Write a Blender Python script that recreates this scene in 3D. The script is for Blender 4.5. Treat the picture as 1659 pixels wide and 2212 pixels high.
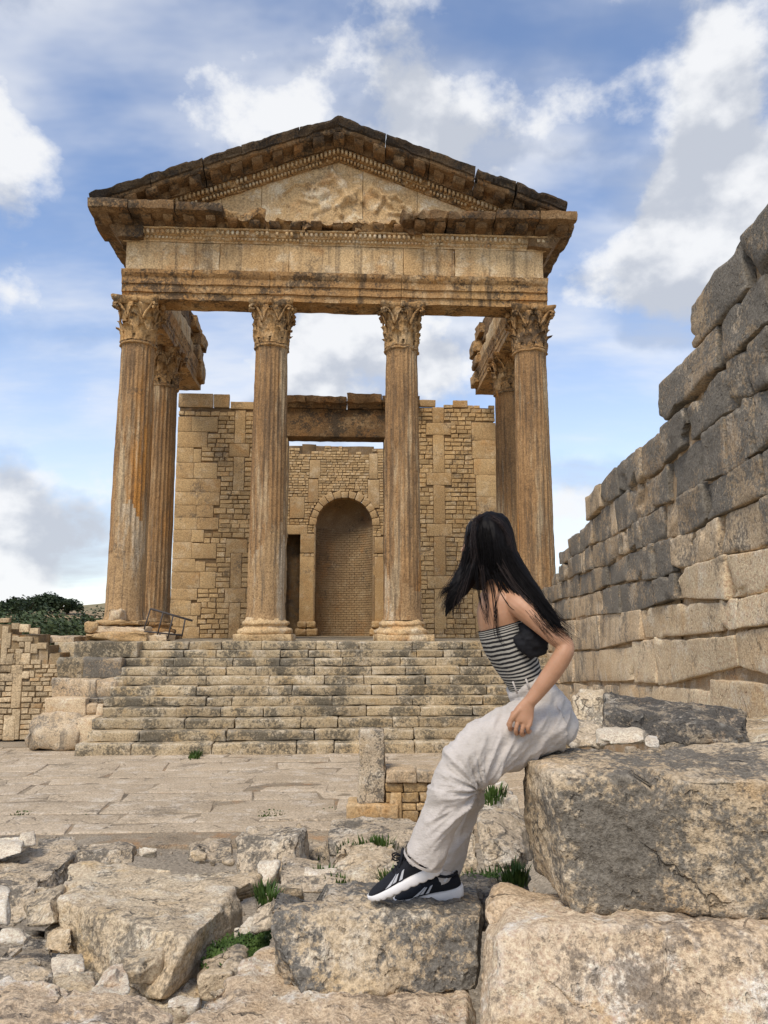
import bpy, math, random
import numpy as np
from mathutils import Vector, Matrix

# ------------------------------------------------------------------ scene, camera, light
for o in list(bpy.data.objects):
    bpy.data.objects.remove(o)
SC = bpy.context.scene
COL = SC.collection
PITCH = math.radians(8.77)
cam_d = bpy.data.cameras.new('camera')
cam = bpy.data.objects.new('camera', cam_d)
COL.objects.link(cam)
cam.location = (0, 0, 0)
cam.rotation_euler = (math.radians(90) + PITCH, 0, 0)
cam_d.sensor_fit = 'VERTICAL'
cam_d.sensor_height = 34.62
cam_d.lens = 26.0
cam_d.clip_start = 0.05
cam_d.clip_end = 3000
SC.camera = cam
SC.view_settings.view_transform = 'Standard'
SC.view_settings.look = 'None'
SC.view_settings.gamma = 1.0
SC.view_settings.use_curve_mapping = False
SC.view_settings.exposure = 0.35

SUN_EL = math.radians(52)
SUN_AZ = math.radians(208)      # compass direction the light comes from, clockwise from +Y (the view direction)
SUN_STRENGTH = 2.3
SKY_STRENGTH = 0.15

sun_d = bpy.data.lights.new('sun', 'SUN')
sun_d.energy = SUN_STRENGTH
sun_d.angle = math.radians(22)
sun_d.color = (1.0, 0.90, 0.76)
sun = bpy.data.objects.new('sun', sun_d)
COL.objects.link(sun)
to_sun = Vector((math.sin(SUN_AZ) * math.cos(SUN_EL), math.cos(SUN_AZ) * math.cos(SUN_EL), math.sin(SUN_EL)))
sun.rotation_euler = to_sun.to_track_quat('Z', 'Y').to_euler()

# camera maths: a photograph point (pixel in a 1659 x 2212 picture) at a given distance Y in front of the lens
S_, C_ = math.sin(PITCH), math.cos(PITCH)
FPX = 26.0 / 34.62 * 2212
def ray(u, v):
    cx = (u - 829.5) / FPX; cy = (1106 - v) / FPX
    return np.array([cx, C_ - S_ * cy, S_ + C_ * cy])
def PD(u, v, D):
    r = ray(u, v)
    return r * (D / r[1])
def PZ(u, v, z):
    r = ray(u, v)
    return r * (z / r[2])

class NT:
    def __init__(s, tree): s.t = tree; s.n = tree.nodes; s.l = tree.links
    def node(s, kind, **kw):
        x = s.n.new(kind)
        for k, v in kw.items(): setattr(x, k, v)
        return x
    def link(s, a, b): s.l.new(a, b)
    def val(s, sock, v):
        if hasattr(v, 'is_linked') or hasattr(v, 'links'): s.l.new(v, sock)
        else: sock.default_value = v
    def math(s, op, a, b=None, c=None, clamp=False):
        x = s.node('ShaderNodeMath', operation=op, use_clamp=clamp); s.val(x.inputs[0], a)
        if b is not None: s.val(x.inputs[1], b)
        if c is not None: s.val(x.inputs[2], c)
        return x.outputs[0]
    def vmath(s, op, a, b=None):
        x = s.node('ShaderNodeVectorMath', operation=op); s.val(x.inputs[0], a)
        if b is not None: s.val(x.inputs[1], b)
        return x.outputs['Value'] if op in ('DISTANCE', 'LENGTH', 'DOT_PRODUCT') else x.outputs[0]
    def noise(s, vec, scale, detail=4, rough=0.55, dist=0.0):
        x = s.node('ShaderNodeTexNoise'); s.link(vec, x.inputs['Vector'])
        x.inputs['Scale'].default_value = scale; x.inputs['Detail'].default_value = detail
        x.inputs['Roughness'].default_value = rough; x.inputs['Distortion'].default_value = dist
        return x.outputs['Fac']
    def voro(s, vec, scale, feature='F1', out='Distance', rand=1.0):
        x = s.node('ShaderNodeTexVoronoi', feature=feature); s.link(vec, x.inputs['Vector'])
        x.inputs['Scale'].default_value = scale; x.inputs['Randomness'].default_value = rand
        return x.outputs[out]
    def ramp(s, f, a, b):
        x = s.node('ShaderNodeMapRange', interpolation_type='SMOOTHSTEP'); s.val(x.inputs[0], f)
        x.inputs[1].default_value = a; x.inputs[2].default_value = b; x.inputs[3].default_value = 0; x.inputs[4].default_value = 1
        return x.outputs[0]
    def mix(s, f, a, b, blend='MIX'):
        x = s.node('ShaderNodeMix', data_type='RGBA', blend_type=blend); s.val(x.inputs[0], f)
        for k, v in ((6, a), (7, b)):
            if isinstance(v, (tuple, list)): x.inputs[k].default_value = (*v[:3], 1)
            else: s.link(v, x.inputs[k])
        return x.outputs[2]
    def scalevec(s, v, sc):
        x = s.node('ShaderNodeVectorMath', operation='MULTIPLY'); s.link(v, x.inputs[0]); x.inputs[1].default_value = sc
        return x.outputs[0]
# ------------------------------------------------------------------ world: Nishita sky with drifting clouds
def build_world():
    w = bpy.data.worlds.new('World'); SC.world = w; w.use_nodes = True
    T = NT(w.node_tree); bg = T.n['Background']
    sky = T.node('ShaderNodeTexSky', sky_type='NISHITA'); sky.sun_disc = False
    sky.sun_elevation = SUN_EL; sky.sun_rotation = SUN_AZ
    sky.air_density = 1.0; sky.dust_density = 0.6; sky.ozone_density = 2.0; sky.altitude = 500
    tc = T.node('ShaderNodeTexCoord'); d = tc.outputs['Generated']
    sep = T.node('ShaderNodeSeparateXYZ'); T.link(d, sep.inputs[0])
    zz = T.math('ADD', T.math('MAXIMUM', sep.outputs[2], 0.0), 0.22)
    pl = T.node('ShaderNodeCombineXYZ')
    T.link(T.math('DIVIDE', sep.outputs[0], zz), pl.inputs[0]); T.link(T.math('DIVIDE', sep.outputs[1], zz), pl.inputs[1])
    plane = T.vmath('ADD', pl.outputs[0], (4.3, 1.7, 0.4))
    # wind-drawn high cloud and lumpy low cloud
    hi = T.noise(T.scalevec(plane, (1.0, 1.9, 1.0)), 1.5, 5, 0.6)
    lo_v = T.vmath('ADD', T.scalevec(d, (1.0, 1.0, 1.35)), (2.7, 0.3, 5.1))
    lo = T.noise(lo_v, 6.0, 8, 0.58)
    bias = None
    for (u, v, r, a) in CLOUDS:
        q = ray(u, v); q = q / np.linalg.norm(q)
        dd = T.vmath('DISTANCE', d, tuple(float(x) for x in q))
        f = T.math('MULTIPLY', T.ramp(dd, r, r * 0.1), a)
        bias = f if bias is None else T.math('ADD', bias, f)
    c_hi = T.ramp(T.math('ADD', hi, T.math('MULTIPLY', bias, 0.5)), 0.35, 0.78)
    c_lo = T.ramp(T.math('ADD', lo, bias), 0.535, 0.74)
    cov = T.math('MAXIMUM', T.math('MULTIPLY', c_hi, 0.8), c_lo)
    haze = T.ramp(sep.outputs[2], 0.50, 0.02)
    cov = T.math('ADD', cov, T.math('MULTIPLY', T.math('SUBTRACT', 1.0, cov), T.math('MULTIPLY', haze, 0.5)))
    # cloud body: brighter at the rims and tops, grey where it is thick
    lo2 = T.noise(T.vmath('ADD', lo_v, (0.015, 0.0, 0.07)), 6.0, 4, 0.5)
    thick = T.ramp(T.math('ADD', T.math('ADD', lo2, bias), T.math('MULTIPLY', T.math('SUBTRACT', lo2, lo), 2.4)), 0.56, 1.10)
    ccol = T.mix(thick, (4.9, 4.95, 5.05), (3.0, 3.2, 3.6))
    skyc = T.mix(1.0, sky.outputs[0], (1.27, 1.19, 1.17), 'MULTIPLY')
    col = T.mix(T.math('MULTIPLY', cov, 0.96), skyc, ccol)
    T.link(col, bg.inputs['Color']); bg.inputs['Strength'].default_value = SKY_STRENGTH
    w.cycles.sampling_method = 'MANUAL'; w.cycles.sample_map_resolution = 256
CLOUDS = [(760, 220, 0.21, 0.21), (560, 235, 0.16, 0.17), (970, 300, 0.14, 0.17), (1500, 440, 0.16, 0.17), (1400, 600, 0.14, 0.17), (1610, 420, 0.12, 0.12), (1450, 720, 0.10, 0.16), (1255, 640, 0.08, 0.16),
          (1590, 50, 0.18, 0.19), (1230, 110, 0.15, 0.12), (1490, 250, 0.10, 0.12), (1200, 290, 0.10, 0.13), (20, 310, 0.13, 0.2), (720, 770, 0.17, 0.17), (940, 770, 0.10, 0.15), (110, 1165, 0.12, 0.22), (1245, 1050, 0.09, 0.22), (210, 870, 0.05, 0.14), (20, 1040, 0.08, 0.2), (100, 650, 0.08, 0.1), (30, 1230, 0.10, 0.16),
          (1350, 180, 0.11, -0.16), (1250, 420, 0.09, -0.2), (1280, 850, 0.15, -0.26), (190, 430, 0.15, -0.12), (1060, 80, 0.14, -0.12), (560, 110, 0.16, -0.10), (1400, 300, 0.07, -0.14), (280, 210, 0.14, -0.08), (170, 1000, 0.10, -0.14)]
build_world()

# ------------------------------------------------------------------ numpy noise
def _hash(ix, iy, iz, seed):
    h = (ix.astype(np.uint32) * np.uint32(374761393) + iy.astype(np.uint32) * np.uint32(668265263)
         + iz.astype(np.uint32) * np.uint32(2147483647) + np.uint32((seed * 974711 + 12345) & 0xffffffff))
    h = (h ^ (h >> np.uint32(13))) * np.uint32(1274126177)
    h = (h ^ (h >> np.uint32(16))) * np.uint32(2246822519)
    h = h ^ (h >> np.uint32(13))
    return h.astype(np.float64) / 4294967295.0 * 2 - 1
def vnoise(p, seed=0):
    p = np.asarray(p, float)
    i = np.floor(p).astype(np.int64); f = p - i
    f = f * f * f * (f * (f * 6 - 15) + 10)
    out = 0
    for dx in (0, 1):
        wx = f[:, 0] if dx else 1 - f[:, 0]
        for dy in (0, 1):
            wy = f[:, 1] if dy else 1 - f[:, 1]
            for dz in (0, 1):
                wz = f[:, 2] if dz else 1 - f[:, 2]
                out = out + wx * wy * wz * _hash(i[:, 0] + dx, i[:, 1] + dy, i[:, 2] + dz, seed)
    return out
def fbm(p, seed=0, oct=4, gain=0.5, lac=2.03):
    a = 1.0; s = 0; q = np.asarray(p, float)
    for k in range(oct):
        s = s + a * vnoise(q, seed + 17 * k); q = q * lac + 3.7; a *= gain
    return s
def ridged(p, seed=0, oct=3):
    a = 1.0; s = 0; q = np.asarray(p, float)
    for k in range(oct):
        s = s + a * (1 - 2 * np.abs(vnoise(q, seed + 31 * k))); q = q * 2.1 + 1.3; a *= 0.5
    return s
np.seterr(over='ignore')

# ------------------------------------------------------------------ object helpers
def tag(o, label=None, cat=None, group=None, kind=None):
    if label: o['label'] = label
    if cat: o['category'] = cat
    if group: o['group'] = group
    if kind: o['kind'] = kind
    return o
def empty(name, loc=(0, 0, 0), rz=0.0):
    o = bpy.data.objects.new(name, None)
    o.empty_display_size = 0.2
    COL.objects.link(o); o.location = loc; o.rotation_euler = (0, 0, rz)
    return o
def mesh_data(name, V, F, mat=None, smooth=True, sharp=None):
    me = bpy.data.meshes.new(name)
    V = np.asarray(V, float)
    if isinstance(F, np.ndarray) and F.ndim == 2:
        k = F.shape[1]
        me.vertices.add(len(V)); me.vertices.foreach_set('co', V.astype(np.float32).ravel())
        me.loops.add(F.size); me.loops.foreach_set('vertex_index', F.astype(np.int32).ravel())
        me.polygons.add(len(F)); me.polygons.foreach_set('loop_start', np.arange(0, F.size, k, dtype=np.int32))
        me.update(calc_edges=True); me.validate()
    else:
        me.from_pydata([tuple(v) for v in V], [], [tuple(int(i) for i in f) for f in F]); me.update()
    if smooth:
        me.polygons.foreach_set('use_smooth', np.ones(len(me.polygons), bool))
    if sharp: me.set_sharp_from_angle(angle=math.radians(sharp))
    if mat:
        for m in (mat if isinstance(mat, (list, tuple)) else [mat]):
            me.materials.append(m)
    return me
def obj(name, V, F, mat, parent=None, smooth=True, base=True, sharp=None):
    """one mesh object; a top-level object gets its origin at its own base"""
    V = np.asarray(V, float)
    loc = np.zeros(3)
    if base:
        loc = np.array([(V[:, 0].min() + V[:, 0].max()) / 2, (V[:, 1].min() + V[:, 1].max()) / 2, V[:, 2].min()])
    o = bpy.data.objects.new(name, mesh_data(name, V - loc, F, mat, smooth, sharp))
    COL.objects.link(o); o.location = loc
    if parent: o.parent = parent
    return o
def inst(name, me, parent, loc, scale=(1, 1, 1), rot=(0, 0, 0)):
    o = bpy.data.objects.new(name, me); COL.objects.link(o)
    o.parent = parent; o.location = loc; o.scale = scale; o.rotation_euler = rot
    return o
class Geo:
    """collects pieces for one mesh"""
    def __init__(s): s.V = []; s.F = []; s.n = 0
    def add(s, V, F):
        V = np.asarray(V, float); s.V.append(V)
        s.F.extend([tuple(int(i) + s.n for i in f) for f in F]); s.n += len(V); return s
    def verts(s): return np.concatenate(s.V)
    def build(s, name, mat, parent=None, smooth=True, base=True): return obj(name, s.verts(), s.F, mat, parent, smooth, base)

_bg = {}
def boxgrid(nx, ny, nz):
    k = (nx, ny, nz)
    if k in _bg: return _bg[k]
    idx = {}; V = []; F = []
    N = (nx, ny, nz)
    def vid(i, j, l):
        t = (i, j, l)
        if t not in idx:
            idx[t] = len(V); V.append((2 * i / nx - 1, 2 * j / ny - 1, 2 * l / nz - 1))
        return idx[t]
    for ax in range(3):
        a, b = (ax + 1) % 3, (ax + 2) % 3
        for side in (0, N[ax]):
            for i in range(N[a]):
                for j in range(N[b]):
                    q = []
                    for (di, dj) in ((0, 0), (1, 0), (1, 1), (0, 1)):
                        t = [0, 0, 0]; t[ax] = side; t[a] = i + di; t[b] = j + dj; q.append(vid(*t))
                    if side == 0: q.reverse()
                    F.append(q)
    _bg[k] = (np.array(V), np.array(F)); return _bg[k]
def trilin(p, C):
    x, y, z = [(p[:, i] + 1) / 2 for i in range(3)]
    w = [(1-x)*(1-y)*(1-z), x*(1-y)*(1-z), x*y*(1-z), (1-x)*y*(1-z), (1-x)*(1-y)*z, x*(1-y)*z, x*y*z, (1-x)*y*z]
    return sum(w[i][:, None] * np.asarray(C[i])[None, :] for i in range(8))
def vnormals(V, F):
    F = np.asarray(F)
    n = np.cross(V[F[:, 2]] - V[F[:, 0]], V[F[:, 3]] - V[F[:, 1]])
    N = np.zeros_like(V)
    for i in range(4): np.add.at(N, F[:, i], n)
    l = np.linalg.norm(N, axis=1, keepdims=True); l[l == 0] = 1
    return N / l
def rock_geo(C, n=(12, 12, 12), k=9.0, amp=0.03, freq=3.0, cuts=0, cut_depth=(0.72, 0.95), seed=1, fine=0.35, bump2=0.0, wear=None, chips=0, chip_r=0.16):
    """a stone: hexahedron through eight corners with worn edges, chipped by planes and roughened; larger k = sharper edges"""
    if isinstance(n, int): n = (n, n, n)
    seed = abs(int(seed))
    C = [np.asarray(c, float) for c in C]
    hs = np.array([np.mean([np.linalg.norm(C[j] - C[i]) for i, j in pr]) / 2 for pr in (((0, 1), (3, 2), (4, 5), (7, 6)), ((0, 3), (1, 2), (4, 7), (5, 6)), ((0, 4), (1, 5), (2, 6), (3, 7)))]) + 1e-6
    P, F = boxgrid(*n)
    r = hs.min() * min(0.9, 2.2 / k)
    Q = P.copy()
    for ax in range(3):          # grid lines gather at the worn edges
        m = n[ax]
        if m < 3: continue
        e = min(0.45, r / hs[ax])
        t = (P[:, ax] + 1) / 2 * m
        if m >= 8: xs = [0, .35 * e, e] + list(np.linspace(e, 2 - e, m - 3))[1:-1] + [2 - e, 2 - .35 * e, 2]
        else: xs = [0] + list(np.linspace(e, 2 - e, m - 1)) + [2]
        Q[:, ax] = np.interp(t, np.arange(m + 1), np.array(xs) - 1)
    X = Q * hs
    inner = np.maximum(hs - r, 1e-6)
    core_ = np.clip(X, -inner, inner); d = X - core_
    l = np.linalg.norm(d, axis=1); lm = np.maximum(l, 1e-9)
    on = (np.abs(d) > 1e-7).sum(1) >= 2
    X = np.where(on[:, None], core_ + d / lm[:, None] * np.minimum(l, r)[:, None], X)
    P = X / hs
    rs = np.random.RandomState(seed)
    for i in range(cuts):
        dd = rs.normal(size=3); dd /= np.linalg.norm(dd)
        sup = np.abs(dd).sum()
        t = sup * rs.uniform(*cut_depth) * 0.86
        e = P @ dd - t; m = e > 0
        P[m] -= e[m][:, None] * dd[None, :]
    V = trilin(P, C)
    cen = np.mean(C, axis=0)
    for i in range(chips):       # broken-off flakes along the edges leave flat facets
        ax = rs.randint(3); pe = rs.choice([-1.0, 1.0], 3); pe[ax] = rs.uniform(-.95, .95)
        p0 = trilin(pe[None, :], C)[0]
        dn = np.zeros(3)
        for a2 in range(3):
            if a2 != ax:
                pb = pe.copy(); pb[a2] *= .5; w_ = p0 - trilin(pb[None, :], C)[0]; dn += w_ / (np.linalg.norm(w_) + 1e-9) * rs.uniform(.4, 1.2)
        dn += rs.normal(size=3) * .35; dn /= np.linalg.norm(dn)
        R = min(chip_r, hs.min() * .75) * rs.uniform(.5, 1.3)
        e = (V - (p0 - dn * R * rs.uniform(.12, .26))) @ dn
        m = (e > 0) & (np.linalg.norm(V - p0, axis=1) < R * 1.8)
        V[m] -= e[m][:, None] * dn[None, :]
    N = vnormals(V, F)
    q = V * freq + seed * 7.13
    f1 = fbm(q, seed, 4)
    h = f1 * amp
    h = h + ridged(q * 2.2, seed + 5, 3) * amp * fine - amp * fine * 0.3
    if bump2: h = h + fbm(q * 9, seed + 9, 3) * bump2
    # bites out of the edges
    ed = np.sort(1 - np.abs(Q), axis=1)
    near = np.exp(-((ed[:, 1] * hs.min()) / (r * 1.5 + 1e-6)) ** 2)
    bite = np.clip(vnoise(q * 2.7 + 9, seed + 13), 0, 1) * near * (wear if wear is not None else min(r * 0.9, amp * 1.6))
    return V + N * (h - bite)[:, None], F
def hexa(TL, TR, BR, BL, tlb, trb, drop=None):
    """eight corners from the front face (TL TR BR BL) and the two back top corners; the back goes down as far as the front"""
    TL, TR, BR, BL, tlb, trb = [np.asarray(a, float) for a in (TL, TR, BR, BL, tlb, trb)]
    blb = tlb + (BL - TL) * 0.9; brb = trb + (BR - TR) * 0.9
    return [BL, BR, brb, blb, TL, TR, trb, tlb]
def box8(x0, x1, y0, y1, z0, z1):
    return [np.array(c, float) for c in ((x0, y0, z0), (x1, y0, z0), (x1, y1, z0), (x0, y1, z0), (x0, y0, z1), (x1, y0, z1), (x1, y1, z1), (x0, y1, z1))]
def rock(name, C, mat, parent=None, **kw):
    V, F = rock_geo(C, **kw)
    return obj(name, V, F, mat, parent)
def loft(rings, closed_ends=True):
    """rings: equal-length lists of points"""
    m = len(rings[0]); V = np.concatenate([np.asarray(r, float) for r in rings]); F = []
    for i in range(len(rings) - 1):
        for j in range(m):
            a = i * m + j; b = i * m + (j + 1) % m
            F.append((a, b, b + m, a + m))
    if closed_ends:
        F.append(tuple(range(m - 1, -1, -1))); o = (len(rings) - 1) * m
        F.append(tuple(o + j for j in range(m)))
    return V, F
def tube(pts, radii, sides=8, flat=1.0, ref=(0, 0, 1), closed=True):
    pts = np.asarray(pts, float); n = len(pts)
    if np.isscalar(radii): radii = [radii] * n
    rings = []; ref = np.asarray(ref, float)
    for i in range(n):
        t = pts[min(i + 1, n - 1)] - pts[max(i - 1, 0)]; t = t / (np.linalg.norm(t) + 1e-12)
        a = ref - t * (ref @ t)
        if np.linalg.norm(a) < 1e-3: a = np.array([1.0, 0.2, 0]) - t * t[0]
        a /= np.linalg.norm(a); b = np.cross(t, a)
        r = radii[i]; ra, rb = (r if not np.isscalar(r) else (r, r * flat))
        rings.append([pts[i] + a * ra * math.cos(x) + b * rb * math.sin(x) for x in np.linspace(0, 2 * math.pi, sides, endpoint=False)])
    return loft(rings, closed)
def catmull(pts, m):
    pts = np.asarray(pts, float); n = len(pts)
    t = np.linspace(0, n - 1, m); out = []
    for x in t:
        i = min(int(x), n - 2); f = x - i
        p0 = pts[max(i - 1, 0)]; p1 = pts[i]; p2 = pts[i + 1]; p3 = pts[min(i + 2, n - 1)]
        out.append(0.5 * ((2 * p1) + (-p0 + p2) * f + (2 * p0 - 5 * p1 + 4 * p2 - p3) * f * f + (-p0 + 3 * p1 - 3 * p2 + p3) * f ** 3))
    return np.array(out)

# ------------------------------------------------------------------ materials
def new_mat(name):
    m = bpy.data.materials.new(name); m.use_nodes = True
    T = NT(m.node_tree); b = T.n['Principled BSDF']
    b.inputs['Roughness'].default_value = 0.9
    b.inputs['Specular IOR Level'].default_value = 0.2
    return m, T, b
def stone(name, c1, c2, dark=(0.07, 0.065, 0.055), dark_amt=0.3, dark_scale=1.6, streak=0.0, warm=(0.42, 0.2, 0.06), warm_amt=0.2,
          pale=(0.62, 0.56, 0.46), pale_amt=0.25, sc=1.0, rnd=0.25, bump=0.6, pit=0.3, crack=0.0, dist=0.03, edge=0.0, aniso=1.0, stsc=4.2, cont=False):
    m, T, b = new_mat(name)
    g = T.node('ShaderNodeNewGeometry'); oi = T.node('ShaderNodeObjectInfo')
    off = T.node('ShaderNodeCombineXYZ')
    T.link(T.math('MULTIPLY', oi.outputs['Random'], 61.0), off.inputs[0]); T.link(T.math('MULTIPLY', oi.outputs['Random'], 23.0), off.inputs[2])
    pos = T.vmath('ADD', g.outputs['Position'], off.outputs[0])
    pos = T.scalevec(pos, (sc, sc, sc))
    n1 = T.noise(pos, 0.9, 4, 0.62)
    col = T.mix(T.ramp(n1, 0.33, 0.68), c1, c2)
    apos = T.scalevec(pos, (1, 1, aniso)) if aniso != 1.0 else pos
    n2 = T.noise(apos, 2.1, 4, 0.65)
    col = T.mix(T.math('MULTIPLY', T.ramp(n2, 0.52, 0.72), warm_amt * 2.2, clamp=True), col, warm)
    n3 = T.noise(T.vmath('ADD', apos, (13.1, 4.2, 7.7)), 3.3, 5, 0.72)
    col = T.mix(T.math('MULTIPLY', T.ramp(n3, 0.5, 0.66), pale_amt * 2.0, clamp=True), col, pale)
    # grey and black crust: patches broken up by finer grain
    wpos = T.scalevec(g.outputs['Position'], (sc, sc, sc)) if cont else pos
    grain = T.noise(pos, 24.0, 4, 0.75)
    patch = T.noise(T.vmath('ADD', wpos, (3.3, 9.2, 1.7)), dark_scale, 5, 0.68)
    lo = 0.64 - 0.3 * dark_amt
    dm = T.math('ADD', patch, T.math('MULTIPLY', T.math('SUBTRACT', grain, 0.5), 0.7))
    d1 = T.ramp(dm, lo, lo + 0.13)
    if streak > 0:
        sv = T.scalevec(g.outputs['Position'], (stsc, stsc, stsc * 0.055)); sv = sv if cont else T.vmath('ADD', sv, off.outputs[0])
        st = T.noise(sv, 1.0, 4, 0.65)
        st = T.math('ADD', st, T.math('MULTIPLY', T.math('SUBTRACT', grain, 0.5), 0.25))
        s1 = T.math('MULTIPLY', T.ramp(st, 0.66 - 0.22 * streak, 0.8 - 0.16 * streak), min(1.0, streak * 1.4))
        d1 = T.math('MAXIMUM', d1, s1)
    col = T.mix(T.math('MULTIPLY', d1, min(1.0, 0.55 + dark_amt * 0.5)), col, dark)
    # fine mottling, tiny pale and dark specks
    mot = T.noise(pos, 46.0, 3, 0.8)
    col = T.mix(0.55, col, T.mix(T.ramp(mot, 0.3, 0.7), (0.2, 0.18, 0.16), (0.86, 0.85, 0.83)), 'OVERLAY')
    col = T.mix(T.math('MULTIPLY', T.ramp(grain, 0.66, 0.74), 0.45), col, (0.62, 0.59, 0.52))
    pn = T.noise(pos, 17.0, 2, 0.6)
    if pit:
        pt = T.ramp(pn, 0.36, 0.27)
        col = T.mix(T.math('MULTIPLY', pt, pit), col, (0.06, 0.05, 0.04))
    if edge:
        ed = T.ramp(g.outputs['Pointiness'], 0.515, 0.58)
        ed = T.math('MULTIPLY', ed, T.ramp(T.noise(pos, 6.0, 2), 0.3, 0.6))
        col = T.mix(T.math('MULTIPLY', ed, edge), col, pale)
    cr = None
    if crack:
        wv = T.node('ShaderNodeVectorMath', operation='ADD')
        nz = T.node('ShaderNodeTexNoise'); T.link(pos, nz.inputs['Vector']); nz.inputs['Scale'].default_value = 3.0; nz.inputs['Detail'].default_value = 5
        T.link(T.scalevec(nz.outputs['Color'], (0.5, 0.5, 0.5)), wv.inputs[0]); T.link(pos, wv.inputs[1])
        e = T.voro(wv.outputs[0], 1.15, 'DISTANCE_TO_EDGE')
        cr = T.math('MULTIPLY', T.ramp(e, 0.012, 0.002), T.ramp(T.noise(pos, 1.7, 2), 0.5, 0.6))
        col = T.mix(T.math('MULTIPLY', cr, crack), col, (0.05, 0.04, 0.03))
    if rnd:
        v = T.math('MULTIPLY_ADD', oi.outputs['Random'], rnd, 1.0 - rnd * 0.55)
        cc = T.node('ShaderNodeCombineXYZ')
        for i in range(3): T.link(v, cc.inputs[i])
        x = T.node('ShaderNodeVectorMath', operation='MULTIPLY'); T.link(col, x.inputs[0]); T.link(cc.outputs[0], x.inputs[1]); col = x.outputs[0]
    T.link(col, b.inputs['Base Color'])
    h = T.math('ADD', T.math('MULTIPLY', T.noise(pos, 7.0, 4, 0.7), 1.0), T.math('MULTIPLY', mot, 0.45))
    h = T.math('SUBTRACT', h, T.math('MULTIPLY', T.ramp(pn, 0.38, 0.28), 0.35))
    if cr is not None: h = T.math('SUBTRACT', h, T.math('MULTIPLY', cr, 0.5))
    bp = T.node('ShaderNodeBump'); bp.inputs['Strength'].default_value = bump; bp.inputs['Distance'].default_value = dist
    T.link(h, bp.inputs['Height']); T.link(bp.outputs[0], b.inputs['Normal'])
    return m

M = {}
M['temple'] = stone('golden_limestone', (0.42, 0.26, 0.112), (0.31, 0.178, 0.074), dark=(0.05, 0.04, 0.03), dark_amt=0.5, dark_scale=2.2, streak=0.7, stsc=3.0, warm=(0.44, 0.21, 0.055), warm_amt=0.3, pale=(0.56, 0.43, 0.26), pale_amt=0.25, rnd=0.12, bump=0.6, dist=0.05, sc=0.45, cont=True)
M['shaft'] = stone('column_limestone', (0.35, 0.212, 0.098), (0.25, 0.145, 0.065), dark=(0.06, 0.05, 0.04), dark_amt=0.05, streak=1.0, stsc=9.0, warm=(0.43, 0.2, 0.05), warm_amt=0.6, pale=(0.47, 0.36, 0.22), pale_amt=0.45, rnd=0.1, bump=0.7, dist=0.05, sc=0.55, aniso=0.12)
M['shaft_worn'] = stone('worn_column_limestone', (0.4, 0.265, 0.135), (0.31, 0.195, 0.095), dark=(0.095, 0.078, 0.058), dark_amt=0.1, streak=0.8, stsc=9.0, warm=(0.42, 0.22, 0.08), warm_amt=0.3, pale=(0.48, 0.39, 0.27), pale_amt=0.5, rnd=0.1, bump=0.8, dist=0.05, sc=0.55, aniso=0.2)
M['cornice'] = stone('crusted_limestone', (0.215, 0.13, 0.06), (0.13, 0.079, 0.04), dark=(0.045, 0.038, 0.03), dark_amt=0.5, dark_scale=2.4, streak=0.3, warm=(0.34, 0.17, 0.06), warm_amt=0.3, pale=(0.42, 0.3, 0.17), pale_amt=0.22, rnd=0.2, bump=0.8, dist=0.06, sc=0.5, cont=True)
M['crust'] = stone('black_crusted_limestone', (0.1, 0.07, 0.041), (0.06, 0.043, 0.029), dark=(0.036, 0.031, 0.026), dark_amt=0.6, dark_scale=2.2, warm_amt=0.2, warm=(0.24, 0.13, 0.05), pale=(0.3, 0.22, 0.13), pale_amt=0.15, rnd=0.25, bump=0.8, dist=0.05, sc=0.5, cont=True)
M['tymp'] = stone('pale_tympanum_stone', (0.57, 0.42, 0.24), (0.46, 0.31, 0.15), dark=(0.16, 0.12, 0.08), dark_amt=0.2, streak=0.3, stsc=3.5, warm=(0.46, 0.24, 0.09), warm_amt=0.3, pale=(0.64, 0.55, 0.40), pale_amt=0.35, rnd=0.08, bump=0.5, dist=0.05, sc=0.45, cont=True)
M['frieze'] = stone('pale_frieze_stone', (0.53, 0.38, 0.205), (0.43, 0.28, 0.132), dark=(0.075, 0.06, 0.045), dark_amt=0.12, streak=0.75, stsc=3.2, warm=(0.42, 0.21, 0.07), warm_amt=0.3, pale=(0.60, 0.49, 0.33), pale_amt=0.3, rnd=0.14, bump=0.5, dist=0.04, sc=0.45, cont=True)
M['ashlar'] = stone('cella_ashlar', (0.47, 0.325, 0.162), (0.4, 0.262, 0.125), dark=(0.15, 0.115, 0.08), dark_amt=0.24, streak=0.15, warm_amt=0.25, warm=(0.44, 0.24, 0.09), pale=(0.57, 0.45, 0.29), rnd=0.12, bump=0.6, sc=0.55, edge=0.4, cont=True)
M['rubble'] = stone('cella_rubble', (0.48, 0.335, 0.17), (0.39, 0.258, 0.12), dark=(0.15, 0.115, 0.08), dark_amt=0.24, warm_amt=0.25, warm=(0.44, 0.25, 0.1), pale=(0.60, 0.49, 0.33), rnd=0.45, bump=0.6, sc=0.6, cont=True)
M['pale_rubble'] = stone('pale_brick_rubble', (0.50, 0.39, 0.245), (0.41, 0.31, 0.185), dark=(0.15, 0.115, 0.08), dark_amt=0.24, warm_amt=0.25, warm=(0.44, 0.25, 0.1), pale=(0.60, 0.49, 0.33), rnd=0.45, bump=0.6, sc=0.6, cont=True)
M['mortar'] = stone('earth_mortar', (0.19, 0.125, 0.062), (0.135, 0.086, 0.042), dark_amt=0.3, rnd=0, pale_amt=0.05)
M['niche'] = stone('niche_brick', (0.33, 0.235, 0.13), (0.25, 0.17, 0.095), dark_amt=0.25, warm_amt=0.15, rnd=0.2, pale=(0.42, 0.33, 0.21), sc=0.6)
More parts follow.
